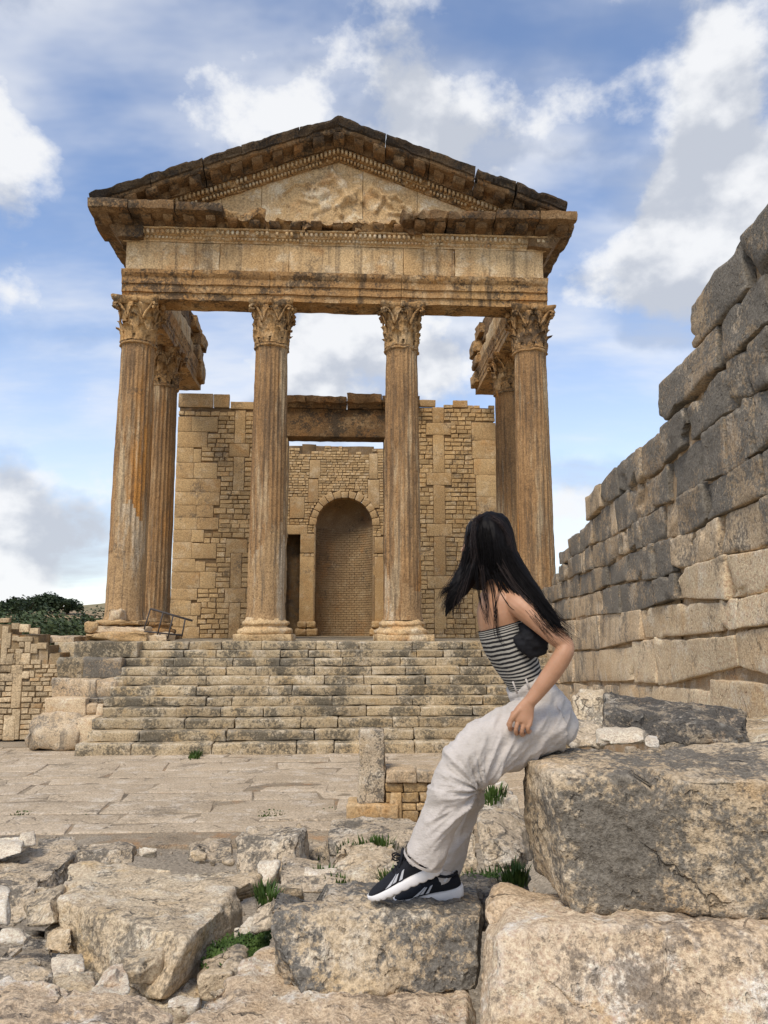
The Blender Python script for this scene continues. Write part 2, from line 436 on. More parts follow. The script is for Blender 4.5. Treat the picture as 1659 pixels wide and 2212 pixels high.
M['step'] = stone('worn_step_stone', (0.46, 0.37, 0.235), (0.37, 0.29, 0.18), dark=(0.105, 0.093, 0.07), dark_amt=0.6, dark_scale=2.0, streak=0.4, stsc=5.0, warm=(0.42, 0.28, 0.12), warm_amt=0.3, pale=(0.60, 0.53, 0.41), pale_amt=0.3, rnd=0.25, bump=0.7, dist=0.03, sc=0.65, edge=0.85, cont=True)
M['paving'] = stone('paving_stone', (0.49, 0.4, 0.285), (0.41, 0.33, 0.23), dark=(0.2, 0.165, 0.12), dark_amt=0.3, dark_scale=1.6, warm=(0.44, 0.34, 0.22), warm_amt=0.15, pale=(0.58, 0.51, 0.41), pale_amt=0.35, rnd=0.12, bump=0.6, dist=0.03, sc=0.7, crack=0.6, edge=0.3, cont=True)
M['grey_block'] = stone('grey_lichen_stone', (0.38, 0.29, 0.185), (0.29, 0.22, 0.145), dark=(0.165, 0.15, 0.124), dark_amt=0.84, dark_scale=1.3, streak=0.5, stsc=4.5, warm=(0.44, 0.29, 0.15), warm_amt=0.15, pale=(0.50, 0.44, 0.35), pale_amt=0.3, rnd=0.15, bump=0.8, dist=0.035, sc=0.85, edge=0.25, cont=True)
M['mixed_block'] = stone('streaked_tan_stone', (0.54, 0.42, 0.275), (0.46, 0.34, 0.21), dark=(0.145, 0.13, 0.106), dark_amt=0.48, dark_scale=1.5, streak=0.65, stsc=5.0, warm=(0.50, 0.33, 0.17), warm_amt=0.2, pale=(0.60, 0.52, 0.40), pale_amt=0.25, rnd=0.15, bump=0.8, dist=0.03, sc=0.85, edge=0.3, cont=True)
M['tan_block'] = stone('tan_wall_stone', (0.62, 0.485, 0.32), (0.54, 0.405, 0.25), dark=(0.15, 0.13, 0.1), dark_amt=0.2, dark_scale=1.6, streak=0.3, stsc=5.0, warm=(0.55, 0.35, 0.17), warm_amt=0.25, pale=(0.64, 0.55, 0.42), pale_amt=0.3, rnd=0.15, bump=0.7, dist=0.03, sc=0.85, crack=0.4, edge=0.3, cont=True)
M['rock_grey'] = stone('grey_weathered_rock', (0.51, 0.42, 0.3), (0.42, 0.335, 0.23), dark=(0.1, 0.092, 0.078), dark_amt=0.56, dark_scale=3.0, warm=(0.48, 0.345, 0.18), warm_amt=0.25, pale=(0.60, 0.54, 0.44), pale_amt=0.35, sc=1.5, rnd=0.12, bump=0.9, pit=0.5, crack=0.5, dist=0.02, edge=0.5)
M['rock_foot'] = stone('grey_foot_rock', (0.48, 0.385, 0.26), (0.38, 0.295, 0.195), dark=(0.135, 0.126, 0.11), dark_amt=0.86, dark_scale=1.3, warm=(0.48, 0.345, 0.18), warm_amt=0.25, pale=(0.60, 0.54, 0.44), pale_amt=0.35, sc=1.5, rnd=0.12, bump=0.9, pit=0.5, crack=0.5, dist=0.02, edge=0.5)
M['rock_seat'] = stone('speckled_seat_rock', (0.5, 0.4, 0.27), (0.42, 0.325, 0.21), dark=(0.13, 0.12, 0.102), dark_amt=0.7, dark_scale=1.5, warm=(0.50, 0.32, 0.15), warm_amt=0.25, pale=(0.60, 0.52, 0.40), pale_amt=0.25, sc=1.6, rnd=0.0, bump=1.0, pit=0.5, crack=0.6, dist=0.02, edge=0.6)
M['rock_tan'] = stone('tan_weathered_rock', (0.55, 0.45, 0.31), (0.47, 0.37, 0.245), dark=(0.11, 0.1, 0.082), dark_amt=0.36, dark_scale=1.8, warm=(0.50, 0.35, 0.17), warm_amt=0.3, pale=(0.62, 0.56, 0.45), pale_amt=0.35, sc=1.5, rnd=0.14, bump=0.9, pit=0.4, crack=0.7, dist=0.02, edge=0.5)
M['rock_pink'] = stone('pinkish_bare_rock', (0.57, 0.45, 0.315), (0.5, 0.38, 0.25), dark=(0.14, 0.115, 0.09), dark_amt=0.36, dark_scale=1.6, warm=(0.52, 0.36, 0.2), warm_amt=0.35, pale=(0.68, 0.61, 0.51), pale_amt=0.45, sc=1.6, rnd=0.1, bump=0.9, crack=0.7, dist=0.02, edge=0.4)
M['rock_white'] = stone('pale_broken_rock', (0.62, 0.545, 0.43), (0.53, 0.45, 0.335), dark=(0.22, 0.20, 0.165), dark_amt=0.2, warm_amt=0.15, pale=(0.70, 0.65, 0.56), pale_amt=0.35, sc=2.2, rnd=0.2, bump=0.7, dist=0.012, edge=0.4)
M['rock_dark'] = stone('dark_pitted_rock', (0.32, 0.265, 0.19), (0.235, 0.19, 0.135), dark=(0.085, 0.079, 0.07), dark_amt=0.8, dark_scale=3.0, warm_amt=0.12, pale=(0.52, 0.48, 0.4), pale_amt=0.35, sc=1.8, rnd=0.1, bump=1.0, pit=0.6, dist=0.025, edge=0.5)
M['gravel'] = stone('gravel_ground', (0.40, 0.335, 0.25), (0.33, 0.27, 0.195), dark=(0.17, 0.145, 0.115), dark_amt=0.3, warm_amt=0.1, pale=(0.52, 0.46, 0.37), pale_amt=0.35, sc=2.0, rnd=0, bump=0.9, dist=0.03)
def plain(name, col, rough=0.6, spec=0.3, var=0.0, vs=20, metallic=0.0, bump=0.0, bs=60):
    m, T, b = new_mat(name)
    b.inputs['Roughness'].default_value = rough; b.inputs['Specular IOR Level'].default_value = spec; b.inputs['Metallic'].default_value = metallic
    tc = T.node('ShaderNodeTexCoord')
    n = T.noise(tc.outputs['Object'], vs, 4, 0.6)
    T.link(T.mix(n, tuple(c * (1 - var) for c in col), tuple(min(1, c * (1 + var)) for c in col)), b.inputs['Base Color'])
    if bump:
        bp = T.node('ShaderNodeBump'); bp.inputs['Strength'].default_value = bump; bp.inputs['Distance'].default_value = 0.004
        T.link(T.noise(tc.outputs['Object'], bs, 4, 0.6), bp.inputs['Height']); T.link(bp.outputs[0], b.inputs['Normal'])
    return m
M['iron'] = plain('rusted_iron', (0.06, 0.05, 0.045), 0.7, 0.4, 0.4)
def leaf_mat(name, c1, c2):
    m, T, b = new_mat(name)
    g = T.node('ShaderNodeNewGeometry')
    n = T.noise(g.outputs['Position'], 1.3, 3); n2 = T.noise(g.outputs['Position'], 19.0, 2)
    T.link(T.mix(T.ramp(T.math('ADD', T.math('MULTIPLY', n, 0.5), T.math('MULTIPLY', n2, 0.5)), 0.35, 0.65), c1, c2), b.inputs['Base Color'])
    b.inputs['Roughness'].default_value = 0.6
    return m
M['leaf'] = leaf_mat('olive_foliage', (0.022, 0.042, 0.014), (0.085, 0.11, 0.045))
M['leaf2'] = leaf_mat('scrub_foliage', (0.015, 0.028, 0.012), (0.035, 0.05, 0.02))
M['grass'] = leaf_mat('green_weeds', (0.022, 0.05, 0.008), (0.07, 0.115, 0.022))
M['bark'] = plain('bark', (0.08, 0.06, 0.045), 0.9, 0.1, 0.4)


# ================================================================== THE SETTING
GZ = -2.66                                     # level of the paved square; the lens is at zero
def smooth(a, b, x):
    t = np.clip((x - a) / (b - a), 0, 1); return t * t * (3 - 2 * t)
def ground_z(x, y):
    x = np.asarray(x, float); y = np.asarray(y, float)
    z = np.full(np.broadcast(x, y).shape, GZ - 0.05)
    z = z + 0.62 * smooth(10.4, 7.2, y) + 0.42 * smooth(7.0, 2.5, y)
    right = smooth(0.3, 2.4, x - 0.06 * y) * smooth(13.0, 6.5, y)
    z = z * (1 - right) + (-0.95) * right
    z = z - 0.38 * smooth(5.2, 3.8, y) * smooth(1.3, .9, x - .1 * y)
    z = np.where(y < 2.2, np.minimum(z, -1.62), z)
    far = smooth(60, 230, y) * (11.5 + 3.0 * np.sin(x * 0.021 + 1.0) + 0.012 * -x)
    dip = -0.4 * smooth(28, 40, y)
    return z + far + dip
def axis(parts):
    return np.unique(np.concatenate([np.arange(a, b, s) for a, b, s in parts]))
gx = axis([(-900, -120, 40), (-120, -14, 4), (-14, -4, .5), (-4, 4, .09), (4, 14, .5), (14, 120, 5), (120, 901, 40)])
gy = axis([(-60, -2, 6), (-2, 1.4, .4), (1.4, 10.8, .09), (10.8, 30, 1.2), (30, 120, 4), (120, 400, 10), (400, 1601, 60)])
GX, GY = np.meshgrid(gx, gy)
gp = np.stack([GX.ravel(), GY.ravel(), np.zeros(GX.size)], 1)
gz = ground_z(gp[:, 0], gp[:, 1])
near = (gp[:, 1] < 10.9) & (np.abs(gp[:, 0]) < 4.2)
gz = gz + np.where(near, fbm(gp * 1.6, 3, 4) * 0.05 + fbm(gp * 9, 8, 3) * 0.012, 0) + np.where(gp[:, 1] > 60, fbm(gp * 0.02, 4, 4) * 1.6 * smooth(60, 150, gp[:, 1]), 0)
gp[:, 2] = gz
nx_, ny_ = len(gx), len(gy)
ii, jj = np.meshgrid(np.arange(nx_ - 1), np.arange(ny_ - 1))
a_ = (jj * nx_ + ii).ravel()
GF = np.stack([a_, a_ + 1, a_ + nx_ + 1, a_ + nx_], 1)
def ground_mat():
    m, T, b = new_mat('dusty_ground')
    g = T.node('ShaderNodeNewGeometry'); pos = g.outputs['Position']
    sep = T.node('ShaderNodeSeparateXYZ'); T.link(pos, sep.inputs[0])
    n = T.noise(pos, 0.8, 6); f = T.noise(pos, 38.0, 5, 0.7)
    near = T.mix(T.ramp(n, 0.35, 0.65), (0.36, 0.30, 0.22), (0.27, 0.225, 0.165))
    near = T.mix(0.7, near, T.mix(T.ramp(f, 0.3, 0.7), (0.2, 0.2, 0.2), (0.85, 0.85, 0.85)), 'OVERLAY')
    far = T.mix(T.ramp(T.noise(pos, 0.035, 5), 0.4, 0.6), (0.36, 0.25, 0.145), (0.23, 0.19, 0.10))
    far = T.mix(T.math('MULTIPLY', T.ramp(T.noise(pos, 0.16, 5), 0.55, 0.62), 0.6), far, (0.06, 0.075, 0.03))
    T.link(T.mix(T.ramp(sep.outputs[1], 30, 45), near, far), b.inputs['Base Color'])
    bp = T.node('ShaderNodeBump'); bp.inputs['Strength'].default_value = 0.8; bp.inputs['Distance'].default_value = 0.02
    T.link(f, bp.inputs['Height']); T.link(bp.outputs[0], b.inputs['Normal'])
    return m
M['ground'] = ground_mat()
tag(obj('ground', gp, GF, M['ground'], base=False), kind='structure')

# ---- temple frame: origin at the middle of the front column row, on the platform
PH = math.radians(3.0); XC, YC, ZP = -1.398, 22.0, -0.29
TORG = np.array([XC, YC, ZP]); TEX = np.array([math.cos(PH), math.sin(PH), 0]); TEY = np.array([-math.sin(PH), math.cos(PH), 0])
def TW(x, y, z): return TORG + TEX * x + TEY * y + np.array([0, 0, z])
def TL(u, v, y):
    r = ray(u, v); t = (TORG @ TEY + y) / (r @ TEY); p = r * t - TORG
    return float(p @ TEX), float(p[2])

# ---- paved square: flagstones, each its own piece
M['paving_dirt'] = stone('joint_dirt', (0.30, 0.245, 0.17), (0.24, 0.19, 0.13), dark_amt=0.3, rnd=0, pale_amt=0.1)
pav = empty('paving', TW(-2, -7.5, GZ - ZP), PH)
tag(pav, kind='structure')
rs = np.random.RandomState(5)
bed = rock_geo(box8(-9.5, 8.5, -4.2, 4.4, -0.2, -0.012), n=(30, 16, 2), k=60, amp=0.0, seed=2)
obj('paving_bed', bed[0], bed[1], M['paving_dirt'], pav, base=False)
y = -3.6
row = 0
while y < 4.0:
    h = rs.uniform(0.55, 0.95) if y > -2.5 else rs.uniform(0.5, 0.7)
    x = -9.3 + rs.uniform(-.8, 0)
    while x < 8.2:
        w = rs.uniform(0.9, 2.3)
        x1 = x + w
        if not (y < -3.2 and rs.rand() < 0.25):
            j = lambda: rs.uniform(-.05, .05)
            sk = rs.uniform(-.07, .07)
            zt = rs.uniform(-0.007, 0.007); g = rs.uniform(.003, .011)
            y1 = min(y + h, 4.28)
            c = [np.array(p) for p in ((x+g+j()+sk, y+g+j()*.5, -.1), (x1-g+j()+sk, y+g+j()*.5, -.1), (x1-g+j()-sk, y1-g+j()*.5, -.1), (x+g+j()-sk, y1-g+j()*.5, -.1))]
            c += [p + np.array([0, 0, .1 + zt + rs.uniform(-.006, .006)]) for p in c]
            V, F = rock_geo(c, n=(9, 8, 3), k=5, amp=0.009, freq=2.2, seed=int(rs.randint(9999)), wear=.012)
            obj('flagstone', V, F, M['paving'], pav)
        x = x1
    y += h; row += 1

# ================================================================== THE TEMPLE
temple = empty('roman_temple', TW(0, 0, 0), PH)
tag(temple, 'ruined golden Roman temple with four fluted front columns and carved pediment above the staircase', 'temple')

def lathe(prof, seg=32):
    ang = np.linspace(0, 2 * math.pi, seg, endpoint=False)
    return loft([[(r * math.cos(a), r * math.sin(a), z) for a in ang] for r, z in prof])
def shaft_mesh(seed, erode):
    fl, per = 24, 6
    m = fl * per; nz = 70; z0, z1 = 0.58, 8.62
    ang = np.arange(m) / m * 2 * math.pi
    ph = (np.arange(m) % per) / per
    depth = np.where(ph < 0.12, 0.0, np.sin(np.clip((ph - 0.08) / 0.92, 0, 1) * math.pi))
    rings = []
    V = []
    for k in range(nz + 1):
        t = k / nz; z = z0 + (z1 - z0) * t
        r = 0.548 + (0.472 - 0.548) * t ** 1.3
        flare = 0.05 * math.exp(-(z - z0) / 0.10) + 0.045 * math.exp(-(z1 - z) / 0.05)
        V.append(np.stack([np.cos(ang) * (r + flare), np.sin(ang) * (r + flare), np.full(m, z)], 1))
    V = np.concatenate(V); zz = V[:, 2]; A = np.tile(ang, nz + 1); Dp = np.tile(depth, nz + 1)
    n = fbm(np.stack([V[:, 0] * 2, V[:, 1] * 2, zz * 0.7], 1) + seed * 9, seed, 4)
    er = np.clip(smooth(erode + 1.2, erode - 1.2, zz + n * 1.6) * 0.9 + np.clip(n - 0.45, 0, 1) * 1.2, 0, 1)
    fine = fbm(V * 5 + seed, seed + 3, 4)
    edge = smooth(z0 + .15, z0 + .35, zz) * smooth(z1 - .1, z1 - .22, zz)
    dr = -0.032 * Dp * (1 - er) * edge - er * (0.022 + 0.022 * fine) + 0.008 * fine
    V[:, 0] += np.cos(A) * dr; V[:, 1] += np.sin(A) * dr
    F = []
    for i in range(nz):
        a = i * m + np.arange(m); b = i * m + (np.arange(m) + 1) % m
        F.append(np.stack([a, b, b + m, a + m], 1))
    return V, np.concatenate(F)
def leaf_geo(ang, r0, z0, h, w, curl, seed):
    nu, nv = 7, 9
    P = []
    rr = random.Random(seed)
    tilt = rr.uniform(-.06, .06); brk = rr.uniform(0.8, 1.0)
    for side in (0, 1):
        for v in range(nv):
            t = v / (nv - 1) * brk
            lob = 1 + 0.16 * math.cos(t * 5.2 * 2 * math.pi)
            wv = w * (1 - 0.25 * t) * lob * (1 if t < .85 else max(0.25, 1 - (t - .85) * 4))
            c = max(0.0, t - 0.55) / 0.45
            r = r0 + 0.035 + 0.03 * t + curl * c * c - side * 0.045
            z = z0 + h * t - 0.30 * h * max(0, t - 0.8) ** 1.0 * 2.2
            for u in range(nu):
                s = u / (nu - 1) * 2 - 1
                rib = 0.028 * (1 - abs(s)) + 0.012 * math.cos(s * 9)
                a = ang + tilt * t
                rad = r + rib - 0.02 * s * s
                x = wv * s
                P.append((rad * math.cos(a) - x * math.sin(a), rad * math.sin(a) + x * math.cos(a), z - 0.05 * abs(s) * c))
    F = []
    o = nu * nv
    for v in range(nv - 1):
        for u in range(nu - 1):
            a = v * nu + u
            F.append((a, a + 1, a + 1 + nu, a + nu)); F.append((o + a, o + a + nu, o + a + 1 + nu, o + a + 1))
    for v in range(nv - 1):
        for u in (0, nu - 1):
            a = v * nu + u
            F.append((a, a + nu, o + a + nu, o + a) if u == 0 else (a + nu, a, o + a, o + a + nu))
    for u in range(nu - 1):
        a = (nv - 1) * nu + u; F.append((a, a + 1, o + a + 1, o + a))
    return np.array(P), F
def capital_mesh(seed):
    G = Geo(); rr = random.Random(seed); H = 1.30
    G.add(*lathe([(0.47, -.09), (0.52, -.07), (0.525, -.03), (0.47, 0.0), (0.45, 0.02), (0.455, .6), (0.50, .9), (0.58, 1.10), (0.58, 1.14)], 28))
    for i in range(8):
        if rr.random() > .04: G.add(*leaf_geo(i * math.pi / 4 + .39, 0.455, 0.03, 0.52, 0.165, 0.19 * rr.uniform(.7, 1.1), seed * 50 + i))
    for i in range(8):
        if rr.random() > .04: G.add(*leaf_geo(i * math.pi / 4, 0.455, 0.20, 0.68, 0.15, 0.20 * rr.uniform(.7, 1.15), seed * 50 + 20 + i))
    for i in range(4):                         # corner volutes with the leaf that carries them
        a = math.pi / 4 + i * math.pi / 2
        if rr.random() < .12: continue
        G.add(*leaf_geo(a, 0.47, 0.62, 0.46, 0.11, 0.24, seed * 50 + 40 + i))
        for s in (-1, 1):
            pts = [(0.50, 0.66, .20), (0.55, 0.84, .13), (0.64, 1.02, .075), (0.75, 1.11, .05), (0.83, 1.08, .04), (0.845, 1.0, .04), (0.79, 0.97, .045), (0.765, 1.02, .05)]
            q = [(r * math.cos(a) - s * x * math.sin(a), r * math.sin(a) + s * x * math.cos(a), z) for r, z, x in pts]
            G.add(*tube(catmull(q, 14), list(np.linspace(.04, .034, 14)), 6))
    for i in range(4):                         # inner helices and the flower on each face
        a = i * math.pi / 2
        for s in (-1, 1):
            pts = [(0.50, 0.70, .20), (0.53, 0.90, .16), (0.57, 1.04, .08), (0.60, 1.06, .03), (0.60, 1.0, .03), (0.58, .99, .06)]
            q = [(r * math.cos(a) - s * x * math.sin(a), r * math.sin(a) + s * x * math.cos(a), z) for r, z, x in pts]
            G.add(*tube(catmull(q, 10), .03, 5))
        V, F = rock_geo(box8(-.09, .09, -.09, .09, -.1, .1), n=4, k=3, amp=.02, freq=9, seed=seed + i)
        G.add(V + np.array([.64 * math.cos(a), .64 * math.sin(a), 1.20]), F)
    rings = []                                 # abacus with hollow sides
    for z, k in ((1.10, .93), (1.16, .96), (1.18, 1.0), (1.28, 1.03), (1.30, 1.02)):
        ring = []
        for i in range(4):
            a0 = -math.pi / 4 + i * math.pi / 2
            p0 = np.array([math.cos(a0), math.sin(a0)]) * .92; p1 = np.array([math.cos(a0 + math.pi / 2), math.sin(a0 + math.pi / 2)]) * .92
            mid = np.array([math.cos(a0 + math.pi / 4), math.sin(a0 + math.pi / 4)])
            ext = np.array([-mid[1], mid[0]])
            p0 = p0 + ext * .05; p1 = p1 - ext * .05
            for t in np.linspace(0, 1, 9):
                q = (p0 * (1 - t) + p1 * t) - mid * (0.10 * math.sin(math.pi * t)); ring.append((q[0] * k, q[1] * k, z))
        rings.append(ring)
    G.add(*loft(rings))
    V = G.verts()
    n = np.stack([fbm(V * 6, seed, 3), fbm(V * 6 + 50, seed + 1, 3), fbm(V * 6 + 90, seed + 2, 3)], 1)
    V = V + n * 0.028
    return V, G.F
def base_mesh(seed, rough):
    G = Geo()
    prof = [(0.72, .17), (0.75, .20), (0.765, .25), (0.75, .30), (0.70, .335), (0.64, .35), (0.60, .39), (0.605, .43), (0.64, .445), (0.655, .48), (0.645, .52), (0.60, .55), (0.56, .57), (0.54, .62)]
    V, F = lathe(prof, 40); G.add(V, F)
    V, F = rock_geo(box8(-.80, .80, -.80, .80, 0.0, .18), n=(14, 14, 3), k=14, amp=.012, seed=seed); G.add(V, F)
    V = G.verts()
    d = np.stack([fbm(V * 3 + 7, seed, 4), fbm(V * 3 + 30, seed + 1, 4), fbm(V * 3 + 60, seed + 2, 3) * .5], 1)
    return V + d * rough, G.F
cap_me = [mesh_data('capital', *capital_mesh(s), M['temple']) for s in (3, 8, 14)]
COLS = [(-5.86, 0, 2.9, .05), (-1.95, 0, 2.4, .06), (1.93, 0, 0.8, .06), (5.83, 0, 0.4, .05), (-6.05, 4.0, 0.2, .04), (6.03, 4.0, 0.2, .04)]
COLLAB = ['leftmost front column, its lower flutes worn away', 'second front column from the left, with bare eroded foot', 'third front column from the left, beside the dark doorway niche',
          'rightmost front column, standing behind the end of the ruined wall', 'darker column behind the leftmost front column', 'darker column behind the rightmost front column']
for i, (x, y, er, rg) in enumerate(COLS):
    c = empty('column'); c.parent = temple; c.location = (x, y, 0); c['label'] = COLLAB[i]
    V, F = shaft_mesh(11 + i, er); s = obj('shaft', V, F, [M['shaft'], M['shaft_worn']], c, base=False)
    zc = np.array([V[f[0]][2] for f in F]) + fbm(V[F[:, 0]] * np.array([1.5, 1.5, .6]), 5 + i, 3) * 1.5
    s.data.polygons.foreach_set('material_index', (zc < er).astype(np.int32))
    inst('capital', cap_me[i % 3], c, (0, 0, 8.60), (1, 1, 1), (0, 0, math.pi / 2 * i))
    V, F = base_mesh(40 + i, rg); obj('column_base', V, F, M['tymp'] if i in (1, 2) else M['temple'], c, base=False)

def extrude(prof, a0, a1, n, f, noise=0.012, freq=2.5, seed=0, sub=0.12):
    """closed profile (list of (out, up)) swept from a0 to a1; f maps (along, out, up) to a point"""
    P = []
    for i in range(len(prof)):
        p, q = np.array(prof[i], float), np.array(prof[(i + 1) % len(prof)], float)
        m = max(1, int(np.linalg.norm(q - p) / sub))
        for t in range(m): P.append(p + (q - p) * t / m)
    rings = [[f(a, p[0], p[1]) for p in P] for a in np.linspace(a0, a1, n + 1)]
    V, F = loft(rings)
    d = np.stack([fbm(V * freq + 3, seed, 4), fbm(V * freq + 33, seed + 1, 4), fbm(V * freq + 63, seed + 2, 4)], 1)
    return V + d * noise, F
front = lambda a, o, u: (a, -o, u)
left = lambda a, o, u: (-o, a, u)
right = lambda a, o, u: (o, a, u)
# architrave: three stepped bands below a moulding
ARCH = [(-.42, 9.90), (.40, 9.90), (.40, 10.09), (.46, 10.10), (.46, 10.31), (.51, 10.33), (.51, 10.52), (.53, 10.54), (.60, 10.62), (.61, 10.68), (.62, 10.73), (-.42, 10.73)]
jx = [TL(262, 620, -.5)[0], TL(583, 630, -.5)[0], TL(868, 635, -.5)[0], TL(1184, 640, -.5)[0]]
for i in range(3):
    V, F = extrude(ARCH, jx[i] + .006, jx[i + 1] - .006, 40, front, .016, 2.2, 60 + i); obj('architrave_block', V, F, M['temple'], temple, base=False, sharp=32)
def shift(prof, dx): return [(o + dx, u) for o, u in prof]
for sd, f in ((-1, left), (1, right)):
    for (a, b) in ((.56, 3.98), (4.02, 8.3)):
        # side architraves show their bands on both faces
        pr = [(6.02 - .42, 9.9), (6.02 + .42, 9.9), (6.02 + .45, 10.3), (6.02 + .5, 10.55), (6.02 + .52, 10.72), (6.02 - .52, 10.72), (6.02 - .50, 10.60), (6.02 - .46, 10.52), (6.02 - .46, 10.36), (6.02 - .435, 10.34), (6.02 - .435, 10.14), (6.02 - .41, 10.12)]
        V, F = extrude(pr, a, b, 24, f, .02, 2.2, 70 + int(a) + sd); obj('architrave_block', V, F, M['temple'], temple, base=False, sharp=32)
    # frieze of the sides, broken towards the back
    for (a, b, top) in ((.45, 2.2, 11.66), (2.23, 4.1, 11.66), (4.13, 5.9, 11.55), (5.93, 7.2, 11.3), (7.22, 8.2, 11.62)):
        C = box8(5.62, 6.42, a, b, 10.735, top)
        if sd < 0: C = [np.array([-p[0], p[1], p[2]]) for p in C]; C = [C[1], C[0], C[3], C[2], C[5], C[4], C[7], C[6]]
        obj('frieze_block', *rock_geo(C, n=(6, 10, 6), k=22, amp=.05, freq=1.8, seed=int(a * 10) + 200 + sd), M['frieze'], temple)
    # loose anta stones at the back end, leaning inwards
    for (a, b, xi, z0, z1) in ((6.9, 7.9, 5.42, 10.74, 11.3), (7.1, 8.1, 5.36, 11.32, 11.9), (6.6, 7.7, 5.5, 11.92, 12.4), (7.35, 8.2, 5.4, 10.1, 10.72)):
        C = box8(xi, 6.3, a, b, z0, z1)
        if sd < 0: C = [np.array([-p[0], p[1], p[2]]) for p in C]; C = [C[1], C[0], C[3], C[2], C[5], C[4], C[7], C[6]]
        obj('broken_stone', *rock_geo(C, n=8, k=13, amp=.05, freq=2.2, seed=int(a * 10 + z0 * 7) + sd, cuts=2), M['temple'], temple)
    # side cornice
    for k, (a, b) in enumerate(((-.7, 1.0), (1.03, 2.6), (2.63, 4.4), (4.43, 6.2), (6.23, 7.6))):
        pr = [(5.7, 11.68), (6.44, 11.68), (6.5, 11.76), (6.6, 11.86), (6.7, 12.0), (7.0, 12.04), (7.08, 12.2), (7.13, 12.33), (7.13, 12.42), (5.7, 12.5)]
        V, F = extrude(pr, a, b, 14, f, .045, 2.6, 90 + k + 5 * sd); obj('cornice_block', V, F, M['cornice'], temple, base=False, sharp=32)
# frieze
fx = [TL(270, 560, -.5)[0], TL(474, 560, -.5)[0], TL(624, 565, -.5)[0], TL(872, 570, -.5)[0], TL(983, 570, -.5)[0], TL(1175, 575, -.5)[0]]
for i in range(5):
    C = box8(fx[i] + .007, fx[i + 1] - .007, -.46, .40, 10.733, 11.655)
    obj('frieze_block', *rock_geo(C, n=(16, 5, 12), k=60, amp=.014, freq=1.6, seed=300 + i), M['frieze'], temple)
# bed moulding with egg-and-dart and small dentils
G = Geo()
BED = [(.30, 11.657), (.475, 11.657), (.49, 11.70), (.53, 11.72), (.53, 11.80), (.60, 11.83), (.60, 11.96), (.68, 11.985), (.70, 12.02), (.30, 12.02)]
V, F = extrude(BED, -6.34, 6.30, 90, front, .014, 2.2, 41); obj('bed_moulding', V, F, M['frieze'], temple, base=False, sharp=32)
def dentils(xs, w, out0, out1, z0, z1, zoff, seed, skip=0.08):
    G = Geo(); rr = np.random.RandomState(seed)
    for x in xs:
        if rr.rand() < skip: continue
        C = box8(x - w / 2, x + w / 2, -out1, -out0, z0 + zoff(x), z1 + zoff(x))
        G.add(*rock_geo(C, n=2, k=9, amp=.006, freq=5, seed=int(rr.randint(999))))
    return G
tag(dentils(np.arange(-6.3, 6.25, .145), .085, .58, .69, 11.84, 11.955, lambda x: 0, 1, .12).build('dentil_row', M['tymp'], temple), kind='stuff')
tag(dentils(np.arange(-6.25, 6.25, .11), .07, .51, .575, 11.725, 11.80, lambda x: 0, 2, .2).build('egg_moulding', M['tymp'], temple), kind='stuff')
# horizontal cornice: modillions under a broken corona
mx = np.arange(-6.75, 6.8, .61)
for k, x in enumerate(mx):
    worn = -3.4 < x < 2.1
    rr = random.Random(k)
    L = (1.12 if not worn else rr.uniform(.84, 1.0))
    C = box8(x - .15, x + .15, -L, -.6, 12.02, 12.20 + rr.uniform(-.02, .02))
    for c in (0, 1): C[c] = C[c] + np.array([0, .1, .05])
    obj('modillion', *rock_geo(C, n=4, k=6, amp=.035, freq=3, seed=500 + k), M['cornice'], temple)
# (x0, x1, out, top)
CORONA = [(-7.12, -6.0, 1.40, 12.46), (-5.98, -4.7, 1.38, 12.46), (-4.68, -3.35, 1.32, 12.44), (-3.33, -2.2, 1.0, 12.40), (-2.18, -.95, .82, 12.27), (-.93, .55, .78, 12.26), (.57, 1.85, .86, 12.28), (1.87, 3.2, 1.22, 12.42), (3.22, 4.6, 1.28, 12.44), (4.62, 5.9, 1.38, 12.46), (5.92, 7.0, 1.40, 12.47)]
for k, (a, b, L, zt) in enumerate(CORONA):
    pr = [(-.3, 12.03), (.66, 12.03), (min(.74, L - .05), 12.17), (L * .9, 12.20), (L - .04, 12.23), (L, min(12.36, zt - .04)), (L, zt), (.3, zt + .06), (-.3, zt + .06)]
    rough = .03 if L > 1.25 else .13
    V, F = extrude(pr, a, b, 16, front, rough, 3.0, 120 + k, .09); obj('cornice_block', V, F, M['cornice'] if L > 1.1 else M['temple'], temple, base=False, sharp=32)
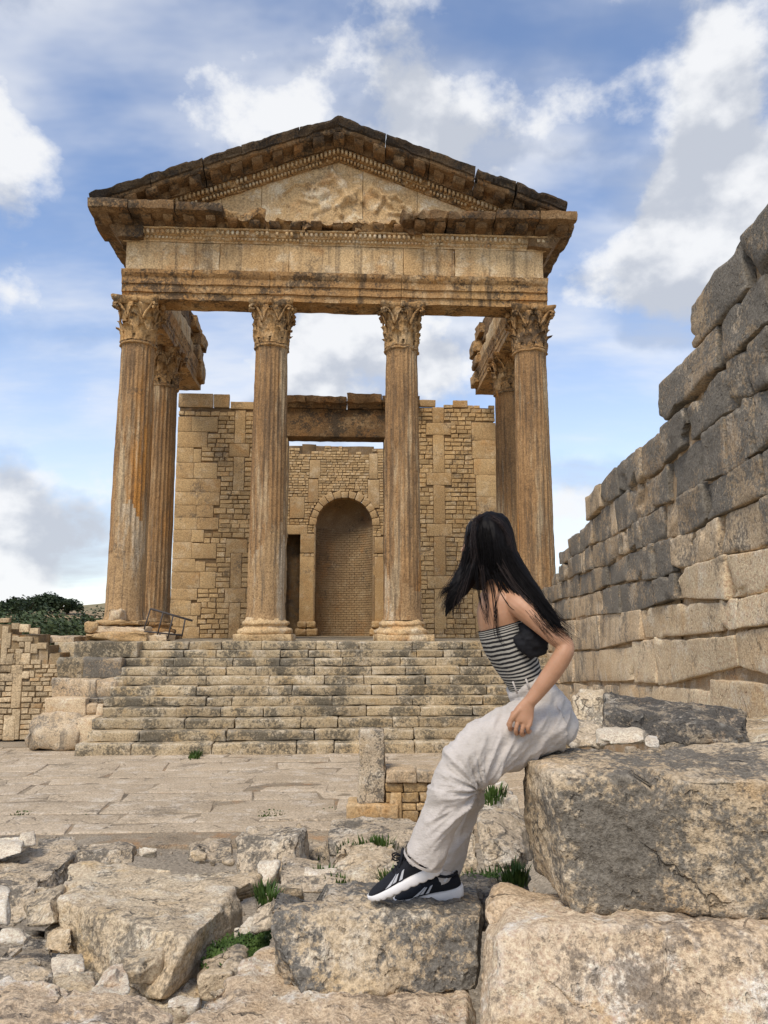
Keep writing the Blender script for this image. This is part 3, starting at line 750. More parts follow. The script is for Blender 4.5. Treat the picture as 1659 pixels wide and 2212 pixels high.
# tympanum slabs with worn relief
SL = .375
def zr(x): return -SL * abs(x)
RELIEF = [(-.15, 13.95, .30, 13.35, .17, .22, .17), (-.15, 13.98, -.22, 14.12, .12, .11, .17), (.30, 13.35, .62, 13.62, .15, .10, .15), (.62, 13.62, .72, 13.15, .10, .07, .13), (.25, 13.30, -.05, 12.95, .14, .09, .14), (-.05, 12.95, .10, 12.70, .09, .06, .12), (-.15, 13.85, -.62, 13.72, .10, .07, .13), (-.62, 13.72, -.80, 13.42, .07, .06, .12),
          (-.45, 13.40, -.95, 13.70, .16, .10, .12), (-.95, 13.70, -1.35, 13.62, .09, .05, .10), (-.55, 13.25, -1.10, 13.42, .12, .06, .11), (-.60, 13.05, -1.20, 13.15, .10, .05, .10), (-1.35, 13.62, -1.75, 13.25, .05, .05, .09), (-1.75, 13.25, -1.55, 12.95, .05, .04, .08), (-.35, 13.0, -.75, 12.72, .12, .08, .12),
          (1.05, 13.55, 1.35, 13.30, .14, .12, .13), (1.35, 13.30, 1.75, 13.42, .12, .07, .12), (1.0, 13.60, 1.02, 13.78, .09, .07, .13), (1.30, 13.25, 1.15, 12.85, .11, .07, .12), (1.45, 13.2, 1.80, 12.88, .10, .06, .11), (1.75, 13.42, 2.05, 13.18, .07, .05, .10), (2.0, 13.1, 2.25, 12.85, .10, .07, .10), (1.55, 12.80, 2.1, 12.75, .07, .06, .09)]
def tymp_slab(x0, x1, seed):
    n = max(6, int((x1 - x0) / .032)); mrows = 56
    V = []
    xs = np.linspace(x0 + .006, x1 - .006, n + 1)
    for side, yy in ((0, -.36), (1, .3)):
        for i in range(mrows + 1):
            t = i / mrows
            for x in xs:
                V.append((x, yy, 12.15 + t * (14.62 + zr(x) - 12.15)))
    V = np.array(V); n1 = n + 1; o = n1 * (mrows + 1)
    fr = V[:, 1] < 0
    q = V.copy()
    wx = V[:, 0] + fbm(q * np.array([2.2, 0, 2.2]), 77, 2) * .03; wz = V[:, 2] + fbm(q * np.array([2.2, 0, 2.2]) + 9, 78, 2) * .05
    relief = np.zeros(len(V))
    for (xa_, za_, xb_, zb_, r0_, r1_, hh) in RELIEF:
        dx, dz_ = xb_ - xa_, zb_ - za_
        t_ = np.clip(((wx - xa_) * dx + (wz - za_) * dz_) / (dx * dx + dz_ * dz_ + 1e-9), 0, 1)
        rr_ = r0_ + (r1_ - r0_) * t_
        dd = np.hypot(wx - xa_ - dx * t_, wz - za_ - dz_ * t_) / rr_
        relief = relief + (hh * np.clip(1.25 - dd, 0, 1) ** .7) ** 3
    relief = relief ** (1 / 3)
    mask = smooth(14.60, 14.42, V[:, 2] + SL * np.abs(V[:, 0]))
    relief = relief * mask * (.85 + .5 * fbm(q * 3.2, 81, 4)) + fbm(q * 3, seed, 4) * .012
    V[:, 1] -= np.where(fr, relief, 0)
    F = []
    for i in range(mrows):
        for j in range(n):
            a = i * n1 + j
            F.append((a, a + 1, a + 1 + n1, a + n1)); F.append((o + a, o + a + n1, o + a + 1 + n1, o + a + 1))
    for i in range(mrows):
        a = i * n1; F.append((a, a + n1, o + a + n1, o + a)); a = a + n; F.append((a, o + a, o + a + n1, a + n1))
    return V, F
ts = [-5.6, TL(478, 430, -.4)[0], TL(565, 420, -.4)[0], TL(784, 420, -.4)[0], TL(902, 440, -.4)[0], 5.6]
for i in range(5):
    V, F = tymp_slab(ts[i], ts[i + 1], 130 + i); obj('tympanum_slab', V, F, M['tymp'], temple, base=False)
# raking cornices
def rake(a, o, u): return (a, -o, u + zr(a))
tag(dentils(np.arange(-5.9, 5.95, .125), .075, .58, .70, 14.60, 14.73, zr, 5, .06).build('dentil_row', M['frieze'], temple), kind='stuff')
tag(dentils(np.arange(-5.6, 5.65, .105), .07, .46, .56, 14.475, 14.56, zr, 6, .1).build('egg_moulding', M['frieze'], temple), kind='stuff')
for sgn in (-1, 1):
    RB = [(-.3, 14.47), (.42, 14.47), (.46, 14.57), (.56, 14.59), (.60, 14.74), (.68, 14.77), (-.3, 14.77)]
    V, F = extrude(RB, sgn * .001, sgn * 6.6, 60, rake, .016, 2.4, 140 + sgn); obj('bed_moulding', V, F if sgn > 0 else [f[::-1] for f in F], M['temple'], temple, base=False, sharp=32)
    k = 0
    for x in np.arange(.0 if sgn > 0 else .60, 6.9, .60):
        rr = random.Random(int(k + 50 * sgn)); k += 1
        w = rr.uniform(.14, .17)
        C = box8(sgn * x - w, sgn * x + w, -1.20 + rr.uniform(-.03, .12), -.55, 14.76, 14.96)
        for c in (0, 1): C[c] = C[c] + np.array([0, .14, .05])
        for c in range(8): C[c] = C[c] + np.array([0, 0, zr(C[c][0])])
        obj('modillion', *rock_geo(C, n=4, k=9, amp=.025, freq=3, seed=600 + k + 40 * sgn), M['cornice'], temple)
    edges = [.002]
    rr = random.Random(9 + sgn)
    while edges[-1] < 6.0: edges.append(edges[-1] + rr.uniform(1.0, 1.7))
    edges[-1] = 7.12 if sgn < 0 else 6.75
    for e in range(len(edges) - 1):
        a, b = edges[e], edges[e + 1] - rr.uniform(.015, .03)
        if sgn > 0 and a < 3.2 < b: b = b - .06
        dz = rr.uniform(-.015, .02)
        RC = [(-.35, 14.775), (.72, 14.775), (.80, 14.92), (1.18, 14.95), (1.22, 14.99), (1.23, 15.06), (1.29, 15.08), (1.31, 15.15), (1.39, 15.24), (1.40, 15.29 + dz), (1.2, 15.31 + dz), (-.35, 15.2)]
        V, F = extrude(RC, sgn * a, sgn * b, 26, rake, .022, 3.2, 150 + e + 20 * sgn, .08)
        top = V[:, 2] - SL * -np.abs(V[:, 0]) > 15.12
        V[:, 2] += np.where(top, np.minimum(0, fbm(V * np.array([2.6, .6, 0]), 160 + e, 3)) * .07, 0)
        ro = obj('raking_cornice_block', V, F if sgn > 0 else [f[::-1] for f in F], [M['crust'], M['cornice']], temple, base=False, sharp=32)
        fc = np.array([np.mean([V[i] for i in f], axis=0) for f in F])
        ro.data.polygons.foreach_set('material_index', ((fc[:, 2] + SL * np.abs(fc[:, 0]) < 15.045)).astype(np.int32))

# ---- podium floor behind the stairs
V, F = rock_geo(box8(-7.3, 7.3, -1.25, 24, -2.45, -.002), n=(40, 40, 4), k=80, amp=.01, seed=4)
obj('podium', V, F, M['step'], temple, base=False)

# ---- cella walls: ashlar chains with small stones between
unit = []
for s in range(10):
    r_ = np.random.RandomState(s)
    j = lambda a: r_.uniform(-a, a)
    fr_ = []
    for (x, z) in ((-.5, -.5), (.5, -.5), (.5, .5), (-.5, .5)):
        fr_.append((x * (.96 + j(.07)), z * (.94 + j(.13))))
    V = [(x, -.36 + j(.05), z) for x, z in fr_]; V += [(x * .86 + j(.03), -.5 + j(.06), z * .78 + j(.04)) for x, z in fr_]; V += [(x, .5, z) for x, z in fr_]
    F = [(4, 5, 6, 7)] + [(i, (i + 1) % 4, 4 + (i + 1) % 4, 4 + i) for i in range(4)] + [(8 + i, 8 + (i + 1) % 4, (i + 1) % 4, i) for i in range(4)]
    unit.append((np.array(V), F))
unit_me = {}
def unit_mesh(mat, s):
    k = (mat.name, s)
    if k not in unit_me: unit_me[k] = mesh_data('small_stone', unit[s][0], unit[s][1], mat, smooth=False)
    return unit_me[k]
def split(intervals, lo, hi):
    out = []
    for a, b in intervals:
        if hi <= a or lo >= b: out.append((a, b)); continue
        if lo > a: out.append((a, lo))
        if hi < b: out.append((hi, b))
    return out
def masonry(wall, x0, x1, z0, top, rects, mat_s, mat_a, rowh=(.15, .23), wid=(.22, .55), yface=0.0, depth=.16, seed=1, limit=300, a_name='ashlar', s_name='stone', holes=None, gap=.013):
    """small stones in rows around given big stones; everything is a child of the wall"""
    r_ = np.random.RandomState(seed); items = []
    for (a, b, c, d) in rects:
        items.append((a, b, c, d, True))
    z = z0
    while z < 20:
        h = r_.uniform(*rowh)
        ints = [(x0, x1)]
        for (a, b, c, d) in rects:
            if c < z + h * .75 and d > z + h * .25: ints = split(ints, a, b)
        if holes:
            for hx0, hx1 in holes(z + h / 2): ints = split(ints, hx0, hx1)
        alive = False
        for a, b in ints:
            x = a
            while x < b - .04:
                w = r_.uniform(*wid) * (h / .19) ** .5
                if b - (x + w) < wid[0] * .6: w = b - x
                if z + h <= top(x + w / 2) + .04:
                    alive = True
                    items.append((x, x + w, z + r_.uniform(-.01, .01), z + h + r_.uniform(-.01, .01), False))
                x += w
        z += h
        if z > z0 + .5 and not alive and z > max(top(t) for t in np.linspace(x0, x1, 30)): break
    items.sort(key=lambda t: -((t[1] - t[0]) * (t[3] - t[2])))
    G = Geo(); ns = 0
    for (a, b, c, d, big) in items:
        s = int(r_.randint(10)); g = gap * (.5 if big else 1)
        w = b - a - g; h = d - c - g
        if w < .03 or h < .03: continue
        pr = r_.uniform(-.004, .004) if big else r_.uniform(-.02, .012)
        loc = ((a + b) / 2, yface - pr + depth / 2, (c + d) / 2)
        if big:
            Vb, Fb = rock_geo(box8(-w / 2, w / 2, -depth / 2, depth / 2, -h / 2, h / 2), n=(8, 3, 8), k=12, amp=.008, freq=2.4, seed=int(r_.randint(9999)))
            o = obj(a_name, Vb + np.array(loc), Fb, mat_a, wall)
        elif ns < limit:
            ns += 1
            inst(s_name, unit_mesh(mat_s, s), wall, loc, (w, depth, h), (0, r_.uniform(-.05, .05), 0))
        else:
            G.add(unit[s][0] * np.array([w, depth, h]) + np.array(loc), unit[s][1])
    if G.n: tag(G.build(s_name + 'work', mat_s, wall, smooth=False, base=False), kind='stuff')
def core(pieces, name, parent, mat):
    G = Geo()
    for (a, b, y0, y1, c, d) in pieces:
        G.add(*rock_geo(box8(a, b, y0, y1, c, d), n=(max(2, int((b - a) * 2)), 2, max(2, int((d - c) * 2))), k=70, amp=.02, freq=1.5, seed=int(abs(a * 10))))
    return G.build(name, mat, parent, base=False)
YF = 7.8
rs = np.random.RandomState(21)
# left of the doorway
lw = core([(-6.3, -2.02, YF + .05, YF + .75, 0, 9.05)], 'cella_wall', temple, M['mortar']); lw['label'] = 'left half of the cella front wall with large ashlars at its outer edge'
rects = []
z = 0.0
while z < 9.2:
    h = rs.uniform(.42, .66)
    if z + h > 9.05: break
    xe = -6.34 + rs.uniform(.8, 1.95); cut = -6.34 + rs.uniform(.35, 1.1)
    if cut > xe - .3: rects.append((-6.34, xe, z, z + h))
    else: rects.append((-6.34, cut, z, z + h)); rects.append((cut, xe, z, z + h - (rs.uniform(.0, .12) if rs.rand() < .3 else 0)))
    z += h
for zz in (4.05, 4.62):
    rects.append((-4.9 + (zz - 4) * .3, -2.6, zz, zz + .52))
z = 0.0; k = 0
while z < 8.9:
    h = 1.35 if k % 2 == 0 else .55
    wch = .42 if k % 2 == 0 else .80
    if not (z < 5.2 and z + h > 4.0): rects.append((-3.9 - wch / 2, -3.9 + wch / 2, z, min(z + h, 8.95)))
    z += h; k += 1
rects.append((-6.36, -5.0, 9.05, 9.62)); rects.append((-4.98, -4.35, 9.05, 9.6)); rects.append((-4.3, -3.3, 9.0, 9.3)); rects.append((-3.28, -2.5, 9.02, 9.35))
keep = []
for r in rects:      # drop or trim those that run into an earlier one
    ok = True
    for q in keep:
        if r[0] < q[1] - .02 and r[1] > q[0] + .02 and r[2] < q[3] - .02 and r[3] > q[2] + .02: ok = False
    if ok: keep.append(r)
masonry(lw, -6.34, -2.0, 0.0, lambda x: 9.0, keep, M['rubble'], M['ashlar'], yface=YF, seed=31)
# right of the doorway
rw = core([(1.82, 6.25, YF + .05, YF + .75, 0, 9.2)], 'cella_wall', temple, M['mortar']); rw['label'] = 'right half of the cella front wall, mostly small coursed stones'
rects = []
z = 0.0
while z < 9.4:
    h = rs.uniform(.5, .95)
    if z + h > 9.5: break
    rects.append((6.3 - rs.uniform(.75, 1.15), 6.32, z, z + h)); z += h
z = 0.35; k = 0
while z < 9.0:
    h = 1.55 if k % 2 == 0 else .5
    wch = .46 if k % 2 == 0 else 1.0
    rects.append((4.0 - wch / 2, 4.0 + wch / 2, z, min(z + h, 9.2))); z += h; k += 1
rects += [(4.6, 5.2, 9.2, 9.5), (3.2, 3.9, 9.22, 9.5)]
masonry(rw, 1.85, 6.3, 0.0, lambda x: 9.35 + .12 * math.sin(x * 5), rects, M['rubble'], M['ashlar'], rowh=(.15, .21), wid=(.22, .5), yface=YF, seed=33)
# doorway lintel
lin = [(-2.35, 2.2, 7.88, 8.95)]
obj('lintel', *rock_geo(box8(-2.6, 2.5, YF - .12, YF + .7, 7.88, 9.02), n=(40, 6, 10), k=40, amp=.02, freq=1.6, seed=8), M['cornice'], temple)
for k, (a, b, zt) in enumerate(((-2.7, -1.3, 9.46), (-1.28, .3, 9.44), (.32, 1.7, 9.55), (1.72, 3.2, 9.5))):
    pr = [(-.6, 9.025), (.2, 9.025), (.24, 9.16), (.46, 9.2), (.52, 9.34), (.54, zt - .02), (.3, zt), (-.6, zt)]
    V, F = extrude([(o - YF, u) for o, u in pr], a, b, 14, front, .04, 2.6, 170 + k); obj('lintel_cornice_block', V, F, M['cornice'], temple, base=False, sharp=32)
for sx in (-1, 1):      # door jambs
    for z in np.arange(0, 7.7, 1.31):
        x = -2.22 if sx < 0 else 2.05
        obj('door_jamb_stone', *rock_geo(box8(x - .22, x + .22, YF - .06, YF + .7, z, z + 1.30), n=(3, 3, 6), k=18, amp=.02, seed=int(z * 10) + sx), M['ashlar'], temple)
# inner side walls of the cella
for sx in (-1, 1):
    o = core([(sx * 6.0 - .35, sx * 6.0 + .35, YF + .76, 20, 0, 9.0)], 'cella_side_wall', temple, M['rubble'])
# rear wall with the great niche
YR = 20.0
xa = (TL(683, 1130, YR)[0] + TL(805, 1130, YR)[0]) / 2; ra = (TL(805, 1130, YR)[0] - TL(683, 1130, YR)[0]) / 2
zs = 6.02
nl0, nl1, nz1 = TL(613, 1160, YR)[0], TL(648, 1160, YR)[0], TL(630, 1155, YR)[1]
nr0 = 2 * xa - nl1; nr1 = 2 * xa - nl0
bk = core([(-6.4, nl0 - .04, YR + .06, YR + .9, 0, 10.4), (nl0 - .04, nl1 + .04, YR + .06, YR + .9, nz1 + .02, 10.5), (nl1 + .04, xa - ra - .06, YR + .06, YR + .9, 0, 10.6), (xa + ra + .06, nr0 - .04, YR + .06, YR + .9, 0, 10.4),
           (nr0 - .04, nr1 + .04, YR + .06, YR + .9, nz1 + .02, 10.3), (nr1 + .04, 6.4, YR + .06, YR + .9, 0, 10.3), (xa - ra - .06, xa + ra + .06, YR + .06, YR + .9, zs + ra + .1, 10.5),
           *[(xa + (ra + .05) * math.cos(math.pi * (k + 1) / 14), xa + (ra + .05) * math.cos(math.pi * k / 14), YR + .08, YR + .6, zs + (ra + .03) * max(math.sin(math.pi * k / 14), math.sin(math.pi * (k + 1) / 14)), zs + ra + .2) for k in range(14)],
           (xa - ra - .5, xa - ra - .03, YR + .07, YR + .6, zs - .3, zs + ra + .2), (xa + ra + .03, xa + ra + .5, YR + .07, YR + .6, zs - .3, zs + ra + .2), (nl0 - .3, nl1 + .1, YR + .95, YR + 1.1, 0, 6.2), (nr0 - .1, nr1 + .3, YR + .95, YR + 1.1, 0, 6.2)], 'rear_wall', temple, M['mortar'])
bk['label'] = 'rear cella wall with a tall arched niche, seen through the doorway'
def holes(z):
    H = []
    if z < nz1: H += [(nl0, nl1), (nr0, nr1)]
    if z < zs: H.append((xa - ra, xa + ra))
    elif z < zs + ra + .42:
        t = math.sqrt(max(0, (ra + .42) ** 2 - (z - zs) ** 2)); H.append((xa - t, xa + t))
    return H
rects = [(nl1 + .02, xa - ra - .02, .6, 4.3), (nl1 + .02, xa - ra - .02, 4.5, 5.55), (xa + ra + .02, nr0 - .02, .6, 4.3), (xa + ra + .02, nr0 - .02, 4.5, 5.4),
         (-2.75, -1.95, 6.4, 7.6), (-1.75, -1.2, 7.3, 8.6), (-1.7, -1.1, 8.65, 9.7), (1.55, 2.2, 7.0, 8.6), (1.62, 2.1, 8.65, 10.1), (nl0 - .3, nl1 + .4, nz1 + .02, nz1 + .55), (nr0 - .4, nr1 + .3, nz1 + .02, nz1 + .55)]
masonry(bk, -3.6, 3.7, 0.0, lambda x: 10.3 + .25 * math.sin(x * 2.1 + 2.2) + .12 * math.sin(x * 7), rects, M['rubble'], M['ashlar'], rowh=(.13, .18), wid=(.2, .48), yface=YR, depth=.14, seed=35, holes=holes)
for k in range(13):      # arch stones
    a0 = math.pi * k / 13 + .01; a1 = math.pi * (k + 1) / 13 - .01; r0, r1 = ra + .0, ra + .40 + .06 * math.sin(k * 5)
    p = lambda a, r, y: np.array([xa + r * math.cos(a), y, zs + r * math.sin(a)])
    C = [p(a0, r0, YR - .02), p(a0, r1, YR - .02), p(a0, r1, YR + .6), p(a0, r0, YR + .6), p(a1, r0, YR - .02), p(a1, r1, YR - .02), p(a1, r1, YR + .6), p(a1, r0, YR + .6)]
    C = [C[4], C[5], C[6], C[7], C[0], C[1], C[2], C[3]]
    V, F = rock_geo(C, n=3, k=16, amp=.02, freq=2, seed=700 + k); obj('arch_stone', V, F, M['ashlar'], bk)
# niche: curved brick back with a half dome, each brick proud of its joints
G = Geo(); rs = np.random.RandomState(3)
nrow = 46
for i in range(nrow):
    z0 = i * (zs / nrow); z1 = z0 + zs / nrow
    m = 16
    for j in range(m):
        a0 = math.pi * (j + (.5 if i % 2 else 0)) / m; a1 = a0 + math.pi / m
        a1 = min(a1, math.pi)
        rr_ = ra - rs.uniform(0, .03)
        q = lambda a, r, z: np.array([xa - r * math.cos(a), YR + .35 + r * .75 * math.sin(a), z])
        g = .012; ga = .006
        C = [q(a0 + ga, rr_, z0 + g), q(a1 - ga, rr_, z0 + g), q(a1 - ga, rr_ + .15, z0 + g), q(a0 + ga, rr_ + .15, z0 + g)]
        C += [c + np.array([0, 0, z1 - z0 - 2 * g]) for c in C]
        F = [(0, 1, 5, 4), (0, 3, 2, 1), (4, 5, 6, 7), (0, 4, 7, 3), (1, 2, 6, 5)]
        G.add(np.array(C), F)
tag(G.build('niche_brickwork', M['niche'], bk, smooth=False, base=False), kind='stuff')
G = Geo(); m = 24
rings = []
for r_ in (ra + .08, ra + .22):
    rings.append([(xa - r_ * math.cos(a), YR + .35 + r_ * .75 * math.sin(a)) for a in np.linspace(-.25, math.pi + .25, m)])
V = []; F = []
for z in (0, zs + .02):
    for r in rings: V += [(x, y, z) for x, y in r]
for j in range(m - 1): F += [(j, j + 1, 2 * m + j + 1, 2 * m + j), (m + j + 1, m + j, 3 * m + j, 3 * m + j + 1)]
G.add(np.array(V), F)
dome = []
for t in np.linspace(0, math.pi / 2, 10):
    r_ = (ra + .05) * math.cos(t); dome.append([(xa - r_ * math.cos(a), YR + .35 + r_ * .75 * math.sin(a), zs + (ra + .05) * math.sin(t)) for a in np.linspace(0, math.pi, m)])
V, F = loft(dome, False)
F = [f for f in F if not any((i % m == m - 1) for i in f[:1])]
G.add(V, F)
rim = [[(xa + r_ * math.cos(a), y_, zs + r_ * math.sin(a)) for a in np.linspace(0, math.pi, m)] for r_, y_ in ((ra + .01, YR + .5), (ra + .01, YR + .0))]
V, F = loft(rim, False); F = [f for f in F if f[0] % m != m - 1]; G.add(V, F)
for sx in (-1, 1): G.add(*rock_geo(box8(xa + sx * ra - .05 + sx * .06, xa + sx * ra + .05 + sx * .06, YR + .0, YR + .5, 0, zs), n=(1, 2, 8), k=60, amp=.01, seed=2))
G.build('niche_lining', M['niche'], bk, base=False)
for (x, w) in (((nl1 + xa - ra) / 2, .5), ((nr0 + xa + ra) / 2, .5)):      # worn bases beside the niche
    for k, (z0, z1, ww) in enumerate(((0, .42, .62), (.42, .78, .5))):
        for sx in (-1, 1):
            obj('base_stone', *rock_geo(box8(x + sx * ww * .5 - ww * .48, x + sx * ww * .5 + ww * .48, YR - .5, YR + .1, z0, z1), n=6, k=4.5, amp=.03, seed=int(x * 50) + k + sx), M['ashlar'], bk)

# ================================================================== STAIRCASE
stair = empty('staircase', TW(0, -3, GZ - ZP), PH)
tag(stair, 'broad flight of worn grey stone steps leading up to the temple columns', 'staircase')
SO = np.array([0, -3, GZ - ZP])
zn = [-.278, -.497, -.690, -.893, -1.103, -1.318, -1.545, -1.755, -1.970, -2.193, -2.420, GZ - .06]
le = [290, 286, 268, 260, 244, 236, 222, 220, 197, 188, 161]
rs = np.random.RandomState(77)
for k in range(11):
    yk = -1.4 - .32 * k
    vpx = 1385 + k * 22
    x = TL(le[k], vpx, yk)[0]; xr = 7.0
    z1 = zn[k] - ZP; z0 = zn[k + 1] - ZP
    while x < xr - .1:
        w = rs.uniform(.55, 2.4) if k > 3 else rs.uniform(.5, 1.5)
        if xr - (x + w) < .4: w = xr - x
        g = rs.uniform(.003, .012); dz = rs.uniform(-.008, .006); dy = rs.uniform(-.015, .015)
        C = box8(x + g, x + w - g, yk + dy, yk + .6, z0 + .003, z1 + dz)
        C = [c - SO for c in C]
        V, F = rock_geo(C, n=(max(8, int(w * 8)), 8, 8), k=9, amp=.012, freq=2.6, seed=int(rs.randint(99999)), fine=.6, wear=.03)
        obj('step_block', V, F, M['step'], stair)
        x += w
V, F = rock_geo([c - SO for c in box8(TL(le[10], 1610, -4.6)[0] + .3, 7.0, -4.35, -1.27, GZ - ZP - .3, GZ - ZP + .12)], n=(10, 4, 2), k=60, amp=.01, seed=1)
core_g = Geo(); core_g.add(V, F)
for k in range(1, 10):
    core_g.add(*rock_geo([c - SO for c in box8(TL(le[k], 1385 + 22 * k, -1.4 - .32 * k)[0] + .25, 6.9, -1.4 - .32 * k + .25, -1.27, GZ - ZP, zn[k] - ZP - .03)], n=(4, 1, 1), k=60, amp=0, seed=1))
core_g.build('staircase_core', M['mortar'], stair, base=False)

# ---- stepped side wall left of the stairs
cheek = empty('stair_side_wall', TW(-8.2, -3, GZ - ZP), PH)
tag(cheek, 'stepped side wall of big weathered blocks left of the stairs', 'side wall')
CO = np.array([-8.2, -3, GZ - ZP])
def cheek_block(u0, u1, v0, v1, yl, dep, mat, seed, k=10, amp=.03, name='wall_block', cuts=0):
    xa_, zt = TL(u0, v0, yl); xb_, zb = TL(u1, v1, yl)
    C = [c - CO for c in box8(xa_, xb_, yl, yl + dep, zb, zt)]
    o = obj(name, *rock_geo(C, n=(14, 8, 8), k=k, amp=amp, freq=2.2, seed=seed, cuts=cuts), M[mat], cheek); return o
cheek_block(160, 296, 1386, 1421, -1.9, 2.4, 'step', 1, 14, .02)
cheek_block(124, 178, 1421, 1467, -2.35, 1.2, 'step', 2)
cheek_block(179, 262, 1421, 1467, -2.35, 1.2, 'grey_block', 3)
cheek_block(112, 206, 1466, 1511, -2.9, 1.2, 'mixed_block', 4)
cheek_block(206, 250, 1468, 1509, -2.85, 1.2, 'mixed_block', 5, 7, .05)
cheek_block(98, 184, 1509, 1547, -3.35, 1.2, 'tan_block', 6, 14, .02)
cheek_block(184, 208, 1520, 1546, -3.3, .8, 'mixed_block', 7, 6, .04)
cheek_block(207, 222, 1522, 1548, -3.3, .8, 'tan_block', 8, 6, .04)
cheek_block(184, 236, 1508, 1521, -3.1, .9, 'rock_dark', 9, 6, .04)
cheek_block(56, 168, 1547, 1622, -3.9, 1.3, 'mixed_block', 10, 7, .06, cuts=2)
cheek_block(166, 203, 1550, 1612, -3.8, 1.2, 'tan_block', 11, 12, .02)
cheek_block(58, 160, 1375, 1388, -1.2, 1.8, 'mixed_block', 13, 9, .04)
# worn layered stones under the left column
plinth = empty('column_footing', TW(-6.6, -.6, 0), PH)
tag(plinth, 'crumbling layered footing stones under the leftmost temple column', 'footing')
PO = np.array([-6.6, -.6, 0])
for k, (u0, u1, v0, v1, yl) in enumerate(((180, 318, 1366, 1386, -1.25), (196, 312, 1352, 1367, -1.05), (206, 300, 1340, 1353, -.95), (228, 262, 1316, 1341, -.95), (180, 210, 1344, 1367, -1.1), (262, 360, 1370, 1386, -1.1))):
    xa_, zt = TL(u0, v0, yl); xb_, zb = TL(u1, v1, yl)
    obj('footing_stone', *rock_geo([c - PO for c in box8(xa_, xb_, yl, yl + .9, zb, zt)], n=(16, 8, 6), k=6, amp=.05, freq=2.4, seed=60 + k, cuts=2), M['tan_block' if k % 2 else 'ashlar'], plinth)

M['mortar2'] = stone('pale_joint_mortar', (0.30, 0.22, 0.125), (0.23, 0.165, 0.09), dark_amt=0.3, rnd=0, pale_amt=0.1)
# ---- low wall far left: pillar stones and small bricks
lw2 = empty('low_wall', TW(-9.0, -1.9, GZ - ZP), PH)
tag(lw2, 'low ruined wall of small tan bricks left of the stairs', 'wall')
LO = np.array([-9.0, -1.9, GZ - ZP])
G = Geo()
for (u0, u1, vt) in ((-140, 22, 1346), (22, 84, 1368), (84, 104, 1392), (104, 128, 1408)):
    a, zt = TL(u0, vt, -2.0); b = TL(u1, vt, -2.0)[0]
    G.add(*rock_geo([p - LO for p in box8(a, b, -1.95, -1.2, GZ - ZP, zt - .03)], n=(6, 2, 8), k=50, amp=.02, seed=3))
G.build('wall_core', M['mortar2'], lw2, base=False)
def pxr(u0, u1, v0, v1):
    a, zt = TL(u0, v0, -2.0); b, zb = TL(u1, v1, -2.0); return (a, b, zb, zt)
rects = [pxr(*q) for q in ((28, 43, 1455, 1530), (26, 40, 1532, 1598), (0, 27, 1455, 1472), (24, 48, 1436, 1456), (0, 23, 1438, 1452), (5, 13, 1352, 1436), (14, 28, 1412, 1436), (34, 44, 1410, 1436), (45, 64, 1411, 1436), (47, 62, 1450, 1466), (63, 74, 1448, 1464),
    (0, 20, 1335, 1345), (24, 41, 1345, 1360), (42, 62, 1348, 1366), (62, 82, 1356, 1370), (14, 22, 1366, 1400), (25, 40, 1372, 1385), (38, 70, 1376, 1386), (41, 52, 1386, 1398), (53, 65, 1385, 1410), (66, 80, 1390, 1412), (80, 100, 1388, 1402), (8, 30, 1545, 1600))]
masonry(lw2, -10.6, -6.8, GZ - ZP, lambda x: np.interp(x, [-8.35, -8.3, -7.55, -7.5, -7.3, -7.25], [.12, -.1, -.1, -.35, -.35, -.5]), rects, M['pale_rubble'], M['pale_rubble'], rowh=(.10, .15), wid=(.18, .42), yface=-2.0, depth=.14, seed=51, limit=300)
for ch in lw2.children:
    if ch.name.split('.')[0] in ('stone', 'ashlar', 'stonework'): ch.location = Vector(ch.location) - Vector(LO)

# ---- tilted iron barrier on the top step
bar = empty('metal_barrier', PD(345, 1383, 20.9))
tag(bar, 'thin rusty metal barrier leaning beside the leftmost columns', 'barrier')
BO = np.array(bar.location)
def rod(name, pts, r, parent, off, mat): V, F = tube(np.array([PD(*p) for p in pts]) - off, r, 6); return obj(name, V, F, mat, parent, base=False)
rod('rail', [(325, 1315, 20.7), (416, 1341, 20.9)], .028, bar, BO, M['iron'])
rod('rail', [(310, 1364, 20.7), (392, 1372, 20.9)], .022, bar, BO, M['iron'])
for (a, b, c, d) in ((325, 1315, 309, 1366), (374, 1330, 362, 1380), (347, 1366, 340, 1384), (400, 1337, 393, 1375), (352, 1324, 338, 1378)): rod('post', [(a, b, 20.75), (c, d, 20.75)], .02, bar, BO, M['iron'])

# ================================================================== RUINED WALL ON THE RIGHT
wall = empty('ruined_wall', (2.76 + .075 * 12 + .3, 12, -2.0))
tag(wall, 'tall ruined wall of big grey and tan blocks, stepping up on the right', 'wall')
WO = np.array(wall.location)
def wallp(D, z, out=0.0):      # point on the visible face; out = towards the camera side
    return np.array([2.76 + .075 * D - out, D, z])
WT = [(4.0, 3.5), (7.9, 3.47), (7.95, 3.02), (9.2, 3.0), (9.22, 2.6), (11.6, 2.62), (14.2, 2.56), (14.25, 2.02), (17.1, 1.8), (17.7, 1.3), (21.5, 1.18), (22, .9)]
def wtop(D): return float(np.interp(D, [a for a, b in WT], [b for a, b in WT]))
def L0(D): return float(np.interp(D, [5, 6.7, 7.4, 8.5, 18.3, 22], [-.40, -.40, -.38, -.56, -1.2, -1.4]))
def L1(D): return float(np.interp(D, [5, 7.4, 9.4, 11.3, 13.6, 17, 22], [.04, .01, -.08, -.16, -.29, -.49, -.6]))
LEV = [lambda D: -2.3, lambda D: L0(D) - .75, L0, L1, lambda D: .33 + .02 * (8 - D) * .5, lambda D: .70, lambda D: 1.11, lambda D: 1.52, lambda D: 2.03, lambda D: 2.50, lambda D: 3.0, lambda D: 3.48, lambda D: 4.0]
